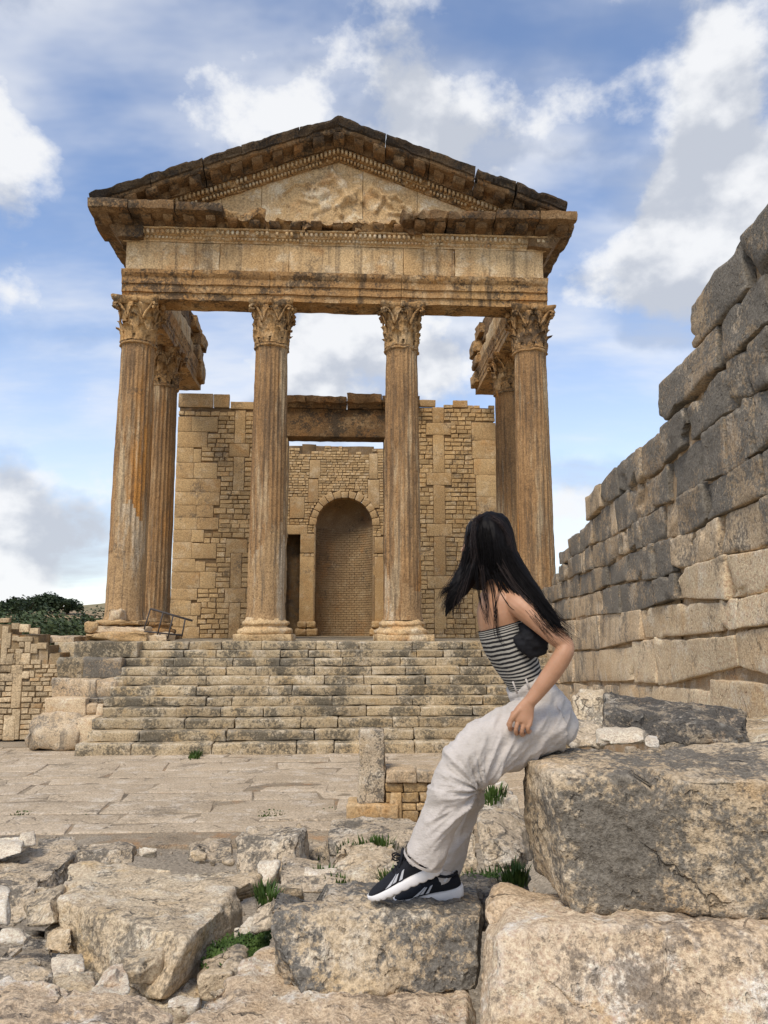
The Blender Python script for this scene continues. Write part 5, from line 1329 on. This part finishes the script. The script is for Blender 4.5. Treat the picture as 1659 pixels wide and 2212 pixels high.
def vn(V, F):
    N = np.zeros_like(V)
    Q = np.array([f if len(f) == 4 else (f[0], f[1], f[2], f[2]) for f in F])
    n = np.cross(V[Q[:, 2]] - V[Q[:, 0]], V[Q[:, 3]] - V[Q[:, 1]])
    for i in range(4): np.add.at(N, Q[:, i], n)
    return N / (np.linalg.norm(N, axis=1, keepdims=True) + 1e-12)

def skin_mat():
    m, T, b = new_mat('skin')
    g = T.node('ShaderNodeNewGeometry')
    n = T.noise(g.outputs['Position'], 14.0, 4, 0.6)
    T.link(T.mix(T.ramp(n, .3, .7), (0.40, 0.21, 0.115), (0.47, 0.255, 0.15)), b.inputs['Base Color'])
    b.inputs['Roughness'].default_value = .5; b.inputs['Specular IOR Level'].default_value = .35
    b.inputs['Subsurface Weight'].default_value = .12; b.inputs['Subsurface Radius'].default_value = (.012, .005, .003); b.inputs['Subsurface Scale'].default_value = .6
    bp = T.node('ShaderNodeBump'); bp.inputs['Strength'].default_value = .12; bp.inputs['Distance'].default_value = .002
    T.link(T.noise(g.outputs['Position'], 380.0, 2), bp.inputs['Height']); T.link(bp.outputs[0], b.inputs['Normal'])
    return m
def linen_mat():
    m, T, b = new_mat('pale_linen')
    g = T.node('ShaderNodeNewGeometry'); p = g.outputs['Position']
    wv = T.math('ADD', T.noise(T.scalevec(p, (900, 900, 60)), 1.0, 1), T.noise(T.scalevec(p, (60, 60, 900)), 1.0, 1))
    n = T.noise(p, 9.0, 4, .6)
    col = T.mix(T.ramp(n, .3, .7), (0.46, 0.415, 0.365), (0.54, 0.49, 0.44))
    col = T.mix(.25, col, T.mix(T.ramp(wv, .7, 1.3), (.35, .35, .35), (.65, .65, .65)), 'OVERLAY')
    T.link(col, b.inputs['Base Color']); b.inputs['Roughness'].default_value = .95
    b.inputs['Sheen Weight'].default_value = .15
    cre = T.math('ADD', T.math('MULTIPLY', T.noise(T.scalevec(p, (26, 26, 48)), 1.0, 5, .62), 1.0), T.math('MULTIPLY', T.noise(T.scalevec(p, (70, 70, 30)), 1.0, 3, .6), .35))
    bp = T.node('ShaderNodeBump'); bp.inputs['Strength'].default_value = .55; bp.inputs['Distance'].default_value = .012
    T.link(cre, bp.inputs['Height'])
    bp2 = T.node('ShaderNodeBump'); bp2.inputs['Strength'].default_value = .2; bp2.inputs['Distance'].default_value = .001
    T.link(wv, bp2.inputs['Height']); T.link(bp.outputs[0], bp2.inputs['Normal']); T.link(bp2.outputs[0], b.inputs['Normal'])
    return m
def stripe_mat():
    m, T, b = new_mat('striped_knit')
    a = T.node('ShaderNodeAttribute'); a.attribute_name = 'stripe'
    g = T.node('ShaderNodeNewGeometry')
    w = T.math('ADD', a.outputs['Fac'], T.math('MULTIPLY', T.noise(g.outputs['Position'], 25.0, 2), .02))
    f = T.math('FRACT', T.math('MULTIPLY', w, 22.0))
    s = T.ramp(T.math('ABSOLUTE', T.math('SUBTRACT', f, .5)), .20, .28)
    top = T.ramp(a.outputs['Fac'], .035, .03)
    col = T.mix(T.math('MAXIMUM', s, top), (0.40, 0.375, 0.32), (0.022, 0.021, 0.022))
    T.link(col, b.inputs['Base Color']); b.inputs['Roughness'].default_value = .9
    bp = T.node('ShaderNodeBump'); bp.inputs['Strength'].default_value = .4; bp.inputs['Distance'].default_value = .002
    T.link(T.noise(g.outputs['Position'], 300.0, 2), bp.inputs['Height']); T.link(bp.outputs[0], b.inputs['Normal'])
    return m
M['skin'] = skin_mat(); M['linen'] = linen_mat(); M['stripes'] = stripe_mat()
M['black_cloth'] = plain('black_cloth', (0.012, 0.012, 0.014), .85, .2, .3, 60)
M['hair'] = plain('black_hair', (0.0055, 0.0045, 0.0045), .55, .1, .6, 60)
M['hair_brown'] = plain('dark_brown_hair', (0.022, 0.013, 0.010), .45, .25, .5, 60)
M['sneaker'] = plain('black_knit_upper', (0.011, 0.012, 0.016), .8, .25, .4, 300, bump=.5, bs=500)
M['sole'] = plain('white_rubber', (0.72, 0.70, 0.68), .6, .3, .08, 30, bump=.2, bs=80)
M['logo'] = plain('silver_print', (0.55, 0.56, 0.58), .45, .5, .05)
M['eye'] = plain('eye_white', (0.7, 0.68, 0.65), .2, .5, .02)

person = empty('person', PD(1195, 1618, 2.98))
tag(person, 'woman with long black hair, striped top and pale trousers sitting on the massive block', 'person')
PO_ = np.array(person.location)
def pobj(name, V, F, mat, parent=None, smooth=True):
    o = obj(name, np.asarray(V) - PO_, F, mat, parent or person, smooth, base=False); return o

# ---- body: one surface grown from lofted limbs
B = Geo()
TOR = [(1190, 1580, 2.98, .03, .08), (1178, 1550, 2.98, .06, .11), (1158, 1512, 2.98, .060, .115), (1136, 1478, 2.97, .056, .108), (1113, 1425, 2.965, .074, .118), (1092, 1365, 2.965, .092, .132), (1080, 1318, 2.965, .088, .150), (1075, 1285, 2.97, .066, .130), (1072, 1262, 2.975, .046, .06), (1068, 1240, 2.98, .042, .045), (1062, 1212, 2.985, .042, .045)]
B.add(*loft(limb(TOR, 28)))
B.add(*loft(limb([(1092, 1292, 2.92, .04, .05), (1108, 1297, 2.86, .047, .048), (1128, 1311, 2.81, .045, .045), (1165, 1343, 2.775, .039, .040), (1200, 1374, 2.75, .035, .036), (1221, 1395, 2.738, .031, .033), (1214, 1419, 2.728, .033, .034), (1190, 1456, 2.730, .032, .032), (1160, 1496, 2.740, .026, .026), (1144, 1516, 2.745, .022, .024)], 18)))
B.add(*loft(limb([(1066, 1290, 3.06, .05, .05), (1062, 1298, 3.11, .046, .048), (1080, 1345, 3.15, .040, .042), (1108, 1405, 3.16, .035, .036), (1128, 1460, 3.14, .031, .033), (1130, 1515, 3.12, .024, .024), (1112, 1540, 3.11, .03, .02), (1090, 1556, 3.10, .02, .015)], 16)))
# hand: palm, four bent fingers, thumb
B.add(*loft(limb([(1146, 1512, 2.745, .021, .024), (1139, 1524, 2.744, .027, .02), (1132, 1540, 2.742, .036, .017), (1127, 1555, 2.738, .040, .016), (1125, 1562, 2.736, .038, .013)], 16)))
kn = [(1105, 1554), (1118, 1561), (1131, 1565), (1144, 1562)]
for i, (ku, kv) in enumerate(kn):
    L = (.95, 1.05, 1.0, .85)[i]
    pts = [(ku + 4, kv - 16, 2.742), (ku, kv, 2.732), (ku - 3, kv + 11 * L, 2.730), (ku - 4, kv + 20 * L, 2.740), (ku - 2, kv + 23 * L, 2.754), (ku + 2, kv + 19 * L, 2.766)]
    P_ = catmull([PD(*p) for p in pts], 12); B.add(*tube(P_, list(np.linspace(.0088, .0068, 12)), 9))
pts = [(1126, 1530, 2.74), (1114, 1542, 2.732), (1106, 1552, 2.730), (1101, 1561, 2.736), (1098, 1567, 2.745)]
B.add(*tube(catmull([PD(*p) for p in pts], 10), list(np.linspace(.0125, .0085, 10)), 9))
# legs inside the trousers, down into the shoes
LEGN = [(1175, 1565, 2.90), (1080, 1602, 2.86), (1004, 1658, 2.835), (972, 1712, 2.825), (934, 1795, 2.84), (902, 1842, 2.87), (893, 1862, 2.88), (880, 1885, 2.88)]
LEGF = [(1175, 1565, 3.06), (1085, 1615, 3.05), (1008, 1668, 3.06), (984, 1735, 3.07), (970, 1812, 3.06), (962, 1870, 3.02), (958, 1895, 3.0), (945, 1912, 2.99)]
for LG in (LEGN, LEGF):
    rr_ = [.055, .055, .042, .036, .032, .030, .034, .030]
    B.add(*loft(limb([(*p, r, r) for p, r in zip(LG, rr_)], 16)))
# head, turned away towards the temple
HC = PD(1057, 1172, 2.985)
hf = np.array([-.86, .48, -.02]); hf /= np.linalg.norm(hf); hu = np.array([-.10, 0, 1.0]); hu -= hf * (hu @ hf); hu /= np.linalg.norm(hu); hr = np.cross(hf, hu)
nu, nv = 40, 30
V = []
for j in range(nv + 1):
    ph = math.pi * j / nv
    for i in range(nu):
        th = 2 * math.pi * i / nu
        x, y, z = math.sin(ph) * math.cos(th), math.sin(ph) * math.sin(th), math.cos(ph)   # x front, y right, z up
        f, r, u = x * .098, y * .074, z * .115
        if u < 0: r *= 1 - .38 * (-u / .115) ** 1.3; f = f * (1 - .10 * (-u / .115)) + (.012 * (-u / .115) if x > 0 else .03 * (-u / .115))
        fr_ = max(0, x) ** 2
        g2 = lambda cr, cu, s1, s2: math.exp(-((r - cr) / s1) ** 2 - ((u - cu) / s2) ** 2)
        f += fr_ * (.024 * g2(0, -.028, .012, .016) + .012 * g2(0, -.008, .009, .02) - .010 * (g2(.031, .004, .015, .011) + g2(-.031, .004, .015, .011)) + .008 * g2(0, -.062, .022, .007) - .004 * g2(0, -.069, .02, .004) + .007 * g2(0, -.074, .02, .007) + .012 * g2(0, -.100, .02, .014) + .006 * g2(0, .03, .05, .012))
        V.append(HC + hf * f + hr * r + hu * u)
F = []
for j in range(nv):
    for i in range(nu): F.append((j * nu + i, (j + 1) * nu + i, (j + 1) * nu + (i + 1) % nu, j * nu + (i + 1) % nu))
B.add(np.array(V), F)
for s in (-1, 1):      # ears
    e0 = HC + hr * s * .072 - hf * .012 + hu * -.012
    B.add(*tube([e0 + hu * .03 - hf * .012, e0 + hu * .022 + hr * s * .012 - hf * .02, e0 + hr * s * .012 - hf * .018, e0 - hu * .03 + hf * .004], [.006, .011, .011, .006], 8))
V, F = remesh(B, .0031, 2, .5)
pobj('body', V, F, M['skin'])
for s in (-1, 1):
    Vs, Fs = rock_geo(box8(-.011, .011, -.011, .011, -.011, .011), n=6, k=2.4, amp=0, seed=1)
    pobj('eye', Vs + HC + hf * .080 + hr * s * .031 + hu * .004, Fs, M['eye'])

# ---- trousers
G = Geo()
G.add(*loft(limb([(1134, 1476, 2.97, .0745, .126), (1143, 1488, 2.97, .080, .134), (1160, 1512, 2.975, .094, .155), (1186, 1550, 2.98, .102, .175), (1203, 1585, 2.98, .080, .155), (1208, 1600, 2.98, .05, .12)], 30)))
NEAR = [(1198, 1562, 2.905, .105, .115), (1150, 1574, 2.885, .114, .110), (1095, 1596, 2.86, .103, .098), (1042, 1622, 2.84, .095, .090), (1000, 1654, 2.825, .084, .080), (980, 1696, 2.815, .077, .072), (958, 1752, 2.81, .071, .068), (936, 1806, 2.83, .070, .070), (915, 1851, 2.85, .071, .076)]
FAR = [(1198, 1562, 3.05, .10, .115), (1150, 1580, 3.04, .105, .11), (1095, 1604, 3.04, .094, .10), (1045, 1632, 3.04, .088, .092), (1008, 1664, 3.045, .084, .086), (996, 1715, 3.05, .072, .074), (988, 1770, 3.055, .069, .072), (974, 1825, 3.05, .065, .072), (958, 1876, 3.04, .060, .072)]
for R in (NEAR, FAR): G.add(*loft(limb(R, 30)))
kc = PD(1000, 1652, 2.83)
G.add(*rock_geo([kc + c for c in box8(-.078, .078, -.08, .08, -.084, .084)], n=10, k=2.9, amp=0, seed=1))
kc = PD(1008, 1660, 3.03)
G.add(*rock_geo([kc + c for c in box8(-.076, .076, -.075, .075, -.08, .08)], n=10, k=2.9, amp=0, seed=1))
V, F = remesh(G, .0048, 5, .5)
N = vn(V, F)
# folds: pulled from hip to knee, radiating at the knee, drawn down the shin
kn_ = PD(1010, 1665, 2.80); hip_ = PD(1150, 1540, 2.75); hem_ = PD(915, 1855, 2.8)
def axes(a, b):
    d = (b - a); L = np.linalg.norm(d); d /= L; return d, L
dT, LT = axes(hip_, kn_); dS, LS = axes(kn_, hem_)
al = (V - hip_) @ dT; pr_ = np.cross(dT, [0, 1.0, 0]); ac = (V - hip_) @ pr_
wT = smooth(LT * 1.05, LT * .8, al)
q1 = np.stack([al * 5 + ac * 5, ac * 24 - al * 9, V[:, 1] * 7], 1)
fold_t = ridged(q1, 5, 2) * .0075 + fbm(q1 * .5 + 7, 6, 2) * .008
rk = V - PD(1035, 1700, 2.82); rl = np.linalg.norm(rk[:, [0, 2]], axis=1) + 1e-6; an = np.arctan2(rk[:, 2], rk[:, 0])
fold_k = ridged(np.stack([an * 3.6, rl * 4, V[:, 1] * 5], 1), 9, 2) * .014 * np.exp(-(rl / .17) ** 2) * 1.2
sl = (V - kn_) @ dS; pS = np.cross(dS, [0, 1.0, 0]); sc_ = (V - kn_) @ pS
q2 = np.stack([sc_ * 13 + sl * 3, sl * 5, V[:, 1] * 9], 1)
fold_s = (ridged(q2, 12, 2) * .007 + ridged(np.stack([sc_ * 9 - sl * 8, sl * 7 + sc_ * 5, V[:, 1] * 4], 1), 15, 2) * .005) * smooth(.0, .12, sl)
V2 = V + N * ((fold_t - fold_t.mean()) * wT + fold_k - .002 + (fold_s - fold_s[sl > .05].mean()) * (1 - wT))[:, None]
tr = pobj('trousers', V2, F, M['linen'])
# waistband, belt loops, pocket seam
wb = limb([(1131, 1472, 2.968, .0755, .128), (1140, 1486, 2.97, .083, .137), (1146, 1494, 2.971, .087, .142)], 40, 7)
Vw, Fw = loft(wb); pobj('waistband', Vw + vn(Vw, Fw) * .002, Fw, M['linen'], tr)
for (u, v, D) in ((1112, 1484, 2.85), (1140, 1478, 2.832)):
    pobj('belt_loop', *tube([PD(u - 4, v - 12, D), PD(u, v, D - .004), PD(u + 5, v + 14, D)], [(.003, .006)] * 3, 6), M['linen'], tr)
hemn = limb([(916.5, 1847, 2.848, .0722, .0775), (915, 1851, 2.85, .0722, .0775), (913, 1856, 2.852, .0715, .0765)], 30, 5)
pobj('hem', *loft(hemn, False), M['linen'], tr)

# ---- striped strapless top
rows = [(1138, 1486, 2.97, .070, .124), (1132, 1470, 2.97, .071, .122), (1122, 1445, 2.968, .080, .127), (1110, 1418, 2.966, .089, .131), (1098, 1388, 2.965, .098, .138), (1090, 1362, 2.965, .101, .141), (1086, 1349, 2.965, .100, .141)]
rg = limb(rows, 44, 40)
Vt, Ft = loft(rg, False)
st = np.repeat(np.linspace(1, 0, 40), 44)
st = st + .05 * np.sin(np.tile(np.linspace(0, 2 * math.pi, 44, endpoint=False), 40) * 1 + .6) * st
Nt = vn(Vt, Ft)
Vt = Vt + Nt * (.002 + .0025 * fbm(Vt * np.array([14, 14, 22]), 3, 3))[:, None]
tp = pobj('striped_top', Vt, Ft, M['stripes'])
at = tp.data.attributes.new('stripe', 'FLOAT', 'POINT'); at.data.foreach_set('value', st.astype(np.float32))
bow = Geo()
for pts, rr_ in (([(1128, 1350, 2.845), (1142, 1368, 2.822), (1160, 1392, 2.818), (1172, 1412, 2.83)], [(.018, .02), (.030, .036), (.030, .038), (.008, .018)]), ([(1118, 1368, 2.842), (1132, 1388, 2.826), (1150, 1405, 2.826), (1164, 1415, 2.84)], [(.01, .02), (.026, .026), (.024, .026), (.008, .012)])):
    bow.add(*tube(catmull([PD(*p) for p in pts], 12), [tuple(x) for x in catmull(np.array(rr_), 12)], 14, ref=(0, 1, 0)))
Vb, Fb = remesh(bow, .004, 6); pobj('black_back_panel', Vb + vn(Vb, Fb) * (ridged(Vb * np.array([18, 18, 30]), 2, 2) * .006)[:, None], Fb, M['black_cloth'], tp)

# ---- hair: a dark mass with separate locks and flying strands
H = Geo()
capr = [(1052, 1113, 2.98, .006, .006), (1053, 1117, 2.975, .05, .045), (1055, 1128, 2.972, .078, .075), (1056, 1148, 2.97, .092, .098), (1059, 1180, 2.97, .099, .112), (1061, 1212, 2.97, .102, .112), (1060, 1240, 2.965, .104, .100), (1062, 1256, 2.955, .098, .085)]
H.add(*loft(limb(capr, 32, 30)))
H.add(*loft(limb([(1092, 1205, 2.93, .05, .07), (1112, 1240, 2.89, .052, .06), (1138, 1275, 2.84, .044, .045), (1167, 1312, 2.79, .036, .032), (1194, 1346, 2.755, .027, .022), (1214, 1370, 2.74, .014, .012), (1238, 1382, 2.73, .003, .003)], 14)))
H.add(*loft(limb([(1024, 1210, 2.93, .04, .06), (1012, 1238, 2.91, .042, .05), (995, 1264, 2.89, .040, .028), (979, 1291, 2.88, .027, .017), (967, 1316, 2.875, .012, .008), (962, 1335, 2.87, .002, .002)], 12)))
Vh, Fh = remesh(H, .0055, 3)
Vh = Vh + vn(Vh, Fh) * (fbm(Vh * np.array([55, 55, 6]), 4, 3) * .003)[:, None]
hair = pobj('hair', Vh, Fh, M['hair'])
rs = np.random.RandomState(15)
SG = Geo()
def strands(guide, n, spread0, spread1, r0=.0015, tip=.15, m=16, wob=.006):
    g = np.array([PD(*p) for p in guide])
    for i in range(n):
        o0 = rs.normal(size=3) * spread0; o1 = rs.normal(size=3) * spread1
        L = len(g); P = np.array([g[k] + o0 * (1 - k / (L - 1)) + o1 * (k / (L - 1)) ** 1.4 + rs.normal(size=3) * wob * (k / (L - 1)) for k in range(L)])
        cut = rs.uniform(.8, 1.0)
        P = catmull(P, m); P = P[:max(5, int(m * cut))]
        rr_ = r0 * rs.uniform(.6, 1.2)
        SG.add(*tube(P, list(np.linspace(rr_, rr_ * tip, len(P))), 3, closed=False))
# over the crown and down the back of the head
for k in range(26):
    t = k / 25; u0 = 1012 + 92 * t
    mid = 1 - (2 * t - 1) ** 2
    Dn = 2.975 - .112 * math.sqrt(max(0, mid))
    strands([(1046 + 10 * t, 1115, 2.965), (1030 + 46 * t, 1122, 2.975 - .06 * math.sqrt(mid)), (u0, 1160, Dn), (u0 - 2 + 12 * t, 1210, Dn - .006), (u0 - 10 + 26 * t, 1252, Dn - .004)], 20, .004, .008, .0017)
# right-hand mass blown towards the elbow
for (a, b) in ((0, 0), (-8, 8), (8, -8), (-16, 14), (4, 6)):
    strands([(1090 + a * .3, 1190 + b * .3, 2.87), (1110 + a * .6, 1236 + b, 2.84), (1138 + a, 1276 + b, 2.80), (1168 + a, 1314 + b, 2.755), (1200 + a * .8, 1352 + b, 2.725), (1238 + a, 1380 + b, 2.715)], 75, .010, .014, .0016)
strands([(1110, 1230, 2.84), (1150, 1290, 2.79), (1190, 1340, 2.74), (1215, 1372, 2.72), (1262, 1382, 2.71)], 14, .008, .006, .0014)
# left-hand mass
for (e, f_) in (((950, 1296), 60), ((956, 1328), 80), ((970, 1340), 60), ((984, 1326), 50), ((964, 1312), 60)):
    strands([(1018, 1190, 2.89), (1008, 1230, 2.885), ((1004 + e[0]) / 2 + 6, (1240 + e[1]) / 2 - 4, 2.875), ((1000 + 3 * e[0]) / 4 - 2, (1240 + 3 * e[1]) / 4 - 4, 2.87), (e[0], e[1], 2.87)], f_, .010, .007, .0016)
strands([(1014, 1150, 2.92), (1004, 1200, 2.93), (985, 1245, 2.92), (960, 1275, 2.9), (948, 1290, 2.9)], 26, .006, .006, .0015)
# thin locks hanging over the bare back
for g, n in (([(1030, 1225, 2.855), (1034, 1265, 2.85), (1040, 1310, 2.845), (1056, 1350, 2.84)], 9), ([(1046, 1230, 2.855), (1050, 1280, 2.845), (1052, 1320, 2.838), (1052, 1350, 2.83)], 7), ([(1052, 1228, 2.855), (1066, 1270, 2.84), (1072, 1320, 2.826), (1078, 1372, 2.82), (1096, 1402, 2.82)], 8), ([(1072, 1230, 2.86), (1080, 1268, 2.84), (1072, 1310, 2.826), (1068, 1362, 2.82), (1080, 1392, 2.82)], 6),
             ([(1070, 1235, 2.858), (1095, 1275, 2.835), (1125, 1300, 2.80), (1155, 1330, 2.755), (1178, 1355, 2.735), (1172, 1372, 2.725)], 9), ([(1078, 1240, 2.858), (1110, 1272, 2.82), (1148, 1306, 2.765), (1180, 1348, 2.73), (1188, 1370, 2.71)], 7), ([(1064, 1240, 2.858), (1090, 1290, 2.825), (1112, 1316, 2.79), (1140, 1322, 2.765), (1168, 1350, 2.74)], 5)):
    strands(g, n, .006, .004, .0016, .3, 16, .003)
tmp = SG.build('hair_locks', M['hair'], hair, base=False); tmp.location = Vector(-PO_)
SG = Geo()
strands([(1012, 1160, 2.90), (1000, 1215, 2.90), (975, 1262, 2.88), (955, 1300, 2.87), (946, 1330, 2.87)], 16, .008, .016, .0010, .4, 18, .006)
strands([(1020, 1200, 2.88), (1006, 1250, 2.87), (990, 1300, 2.86), (985, 1345, 2.86)], 22, .010, .014, .0011, .4, 18, .006)
strands([(1100, 1180, 2.90), (1128, 1235, 2.86), (1170, 1300, 2.79), (1215, 1350, 2.74), (1245, 1372, 2.72)], 30, .010, .014, .0010, .4, 18, .006)
strands([(1085, 1220, 2.86), (1110, 1262, 2.82), (1140, 1300, 2.77), (1172, 1335, 2.745), (1200, 1380, 2.73)], 34, .010, .012, .0011, .4, 18, .006)
strands([(1040, 1225, 2.86), (1046, 1270, 2.85), (1052, 1310, 2.84), (1062, 1360, 2.83)], 16, .010, .012, .0010, .4, 16, .006)
strands([(1050, 1116, 2.93), (1075, 1126, 2.88), (1098, 1160, 2.87), (1108, 1215, 2.86)], 30, .008, .010, .0009, .5, 16, .004)
strands([(1045, 1116, 2.93), (1028, 1128, 2.88), (1022, 1165, 2.86), (1026, 1225, 2.855)], 30, .008, .012, .0009, .5, 16, .004)
tmp = SG.build('flyaway_strands', M['hair_brown'], hair, base=False); tmp.location = Vector(-PO_)
# sunglasses arm tucked into the hair
pobj('hair_clip', *tube(catmull([PD(1010, 1150, 2.90), PD(1012, 1132, 2.895), PD(1022, 1121, 2.90), PD(1034, 1117, 2.91)], 10), .0022, 6), M['iron'])

# ---- sneakers
def shoe(heel, toe, roll, label, tilt_up):
    h = PD(*heel); t = PD(*toe); xd = t - h; Lx = np.linalg.norm(xd); xd /= Lx
    yd = np.array([0, -1.0, 0]); yd -= xd * (xd @ yd); yd /= np.linalg.norm(yd); zd = np.cross(yd, -xd); zd = zd if zd[2] > 0 else -zd
    k = Lx / .275
    mp = lambda P: h + (np.asarray(P) * k) @ np.array([xd, yd, zd])
    root = empty('shoe'); root.parent = person; root['label'] = label
    def sobj(name, V, F, mat, parent=None, smooth=True): return obj(name, mp(V) - PO_, F, mat, parent or root, smooth, base=False)
    sec = [(-.004, .030, .078, .020), (.006, .028, .098, .030), (.03, .028, .098, .036), (.06, .028, .094, .037), (.085, .028, .100, .037), (.105, .028, .104, .037), (.125, .028, .092, .038), (.15, .026, .078, .041), (.18, .024, .066, .045), (.21, .022, .055, .046), (.235, .021, .047, .043), (.258, .020, .038, .033), (.272, .020, .028, .016)]
    sec = catmull(np.array(sec), 34); rings = []
    for x, z0, z1, w in sec:
        ring = []
        for a in np.linspace(0, 2 * math.pi, 22, endpoint=False):
            cy, cz = math.cos(a), math.sin(a)
            yy = w * np.sign(cy) * abs(cy) ** .75 * (1 if cz < 0 else 1 - .28 * cz ** 1.5); zz = (z0 + z1) / 2 + (z1 - z0) / 2 * np.sign(cz) * abs(cz) ** .85
            ring.append((x, yy, zz))
        rings.append(ring)
    V, F = loft(rings); up = sobj('upper', V, F, M['sneaker'])
    sec = [(-.012, .030, .052, .018), (-.008, .008, .058, .032), (.02, .0, .050, .040), (.06, 0, .044, .041), (.11, 0, .040, .041), (.16, 0, .038, .046), (.20, 0, .036, .050), (.235, .002, .033, .047), (.262, .008, .030, .034), (.277, .016, .026, .014)]
    sec = catmull(np.array(sec), 40); rings = []
    for i, (x, z0, z1, w) in enumerate(sec):
        ring = []; gr = .004 * (i % 3 == 0) if z0 < .01 else 0
        for a in np.linspace(0, 2 * math.pi, 20, endpoint=False):
            cy, cz = math.cos(a), math.sin(a)
            ring.append((x, w * np.sign(cy) * abs(cy) ** .45, (z0 + z1) / 2 + (z1 - z0) / 2 * np.sign(cz) * abs(cz) ** .45 + (gr if cz < -.3 else 0)))
        rings.append(ring)
    V, F = loft(rings); sobj('sole', V, F, M['sole'])
    # printed mark on the outer side: two slanted bars crossing a long stroke
    def patch(pts, o=.0015):
        P = []
        for x, z in pts:
            w = np.interp(x, [.08, .12, .15, .18, .21], [.037, .038, .041, .045, .046]); P.append((x, w + o, z))
        for x, z in pts:
            w = np.interp(x, [.08, .12, .15, .18, .21], [.037, .038, .041, .045, .046]); P.append((x, w - .004, z))
        n = len(pts); return np.array(P), [tuple(range(n))] + [(i, n + i, n + (i + 1) % n, (i + 1) % n) for i in range(n)]
    for q in ([(.205, .036), (.168, .056), (.150, .068), (.158, .060), (.182, .040)], [(.176, .042), (.150, .064), (.142, .066), (.160, .044)], [(.150, .042), (.128, .068), (.118, .072), (.136, .044)], [(.072, .078), (.060, .092), (.052, .090), (.064, .076)]):
        sobj('printed_mark', *patch(q), M['logo'], up, False)
    for i, x in enumerate((.105, .118, .131, .144, .157)):
        z = float(np.interp(x, [.105, .125, .15, .18], [.104, .093, .079, .067]))
        sobj('lace', *tube([(x, -.026, z - .008), (x + .004, 0, z + .004), (x, .026, z - .008)], .0028, 6), M['black_cloth'], up)
    for s in (-1, 1):
        sobj('lace', *tube(catmull([(.112, 0, .106), (.128, .012 * s, .122), (.145, .022 * s, .118), (.135, .016 * s, .104), (.115, .002 * s, .104)], 14), .0028, 6), M['black_cloth'], up)
    sobj('tongue', *tube(catmull([(.135, 0, .078), (.115, 0, .102), (.102, 0, .122), (.096, 0, .128)], 8), [(.006, .026)] * 7 + [(.004, .022)], 12, ref=(.6, 0, .8)), M['sneaker'], up)
    sobj('collar', *tube(catmull([(.006, 0, .100), (.02, .026, .098), (.06, .030, .094), (.095, .027, .104), (.105, 0, .110), (.095, -.027, .104), (.06, -.030, .094), (.02, -.026, .098), (.006, 0, .100)], 30), .006, 8), M['sneaker'], up)
    return root
shoe((952, 1886, 2.88), (800, 1950, 2.87), 0, 'near black sneaker with its heel lifted', 0)
shoe((994, 1938, 3.0), (852, 1956, 2.965), 0, 'far black sneaker flat on the stone', 0)
# socks
for LG, D in ((LEGN, 0), (LEGF, 0)):
    rws = [(*LG[5], .0365, .0365), (*LG[6], .0385, .0385), (*LG[7], .034, .034)]
    pobj('sock', *loft(limb(rws, 16)), M['linen'])
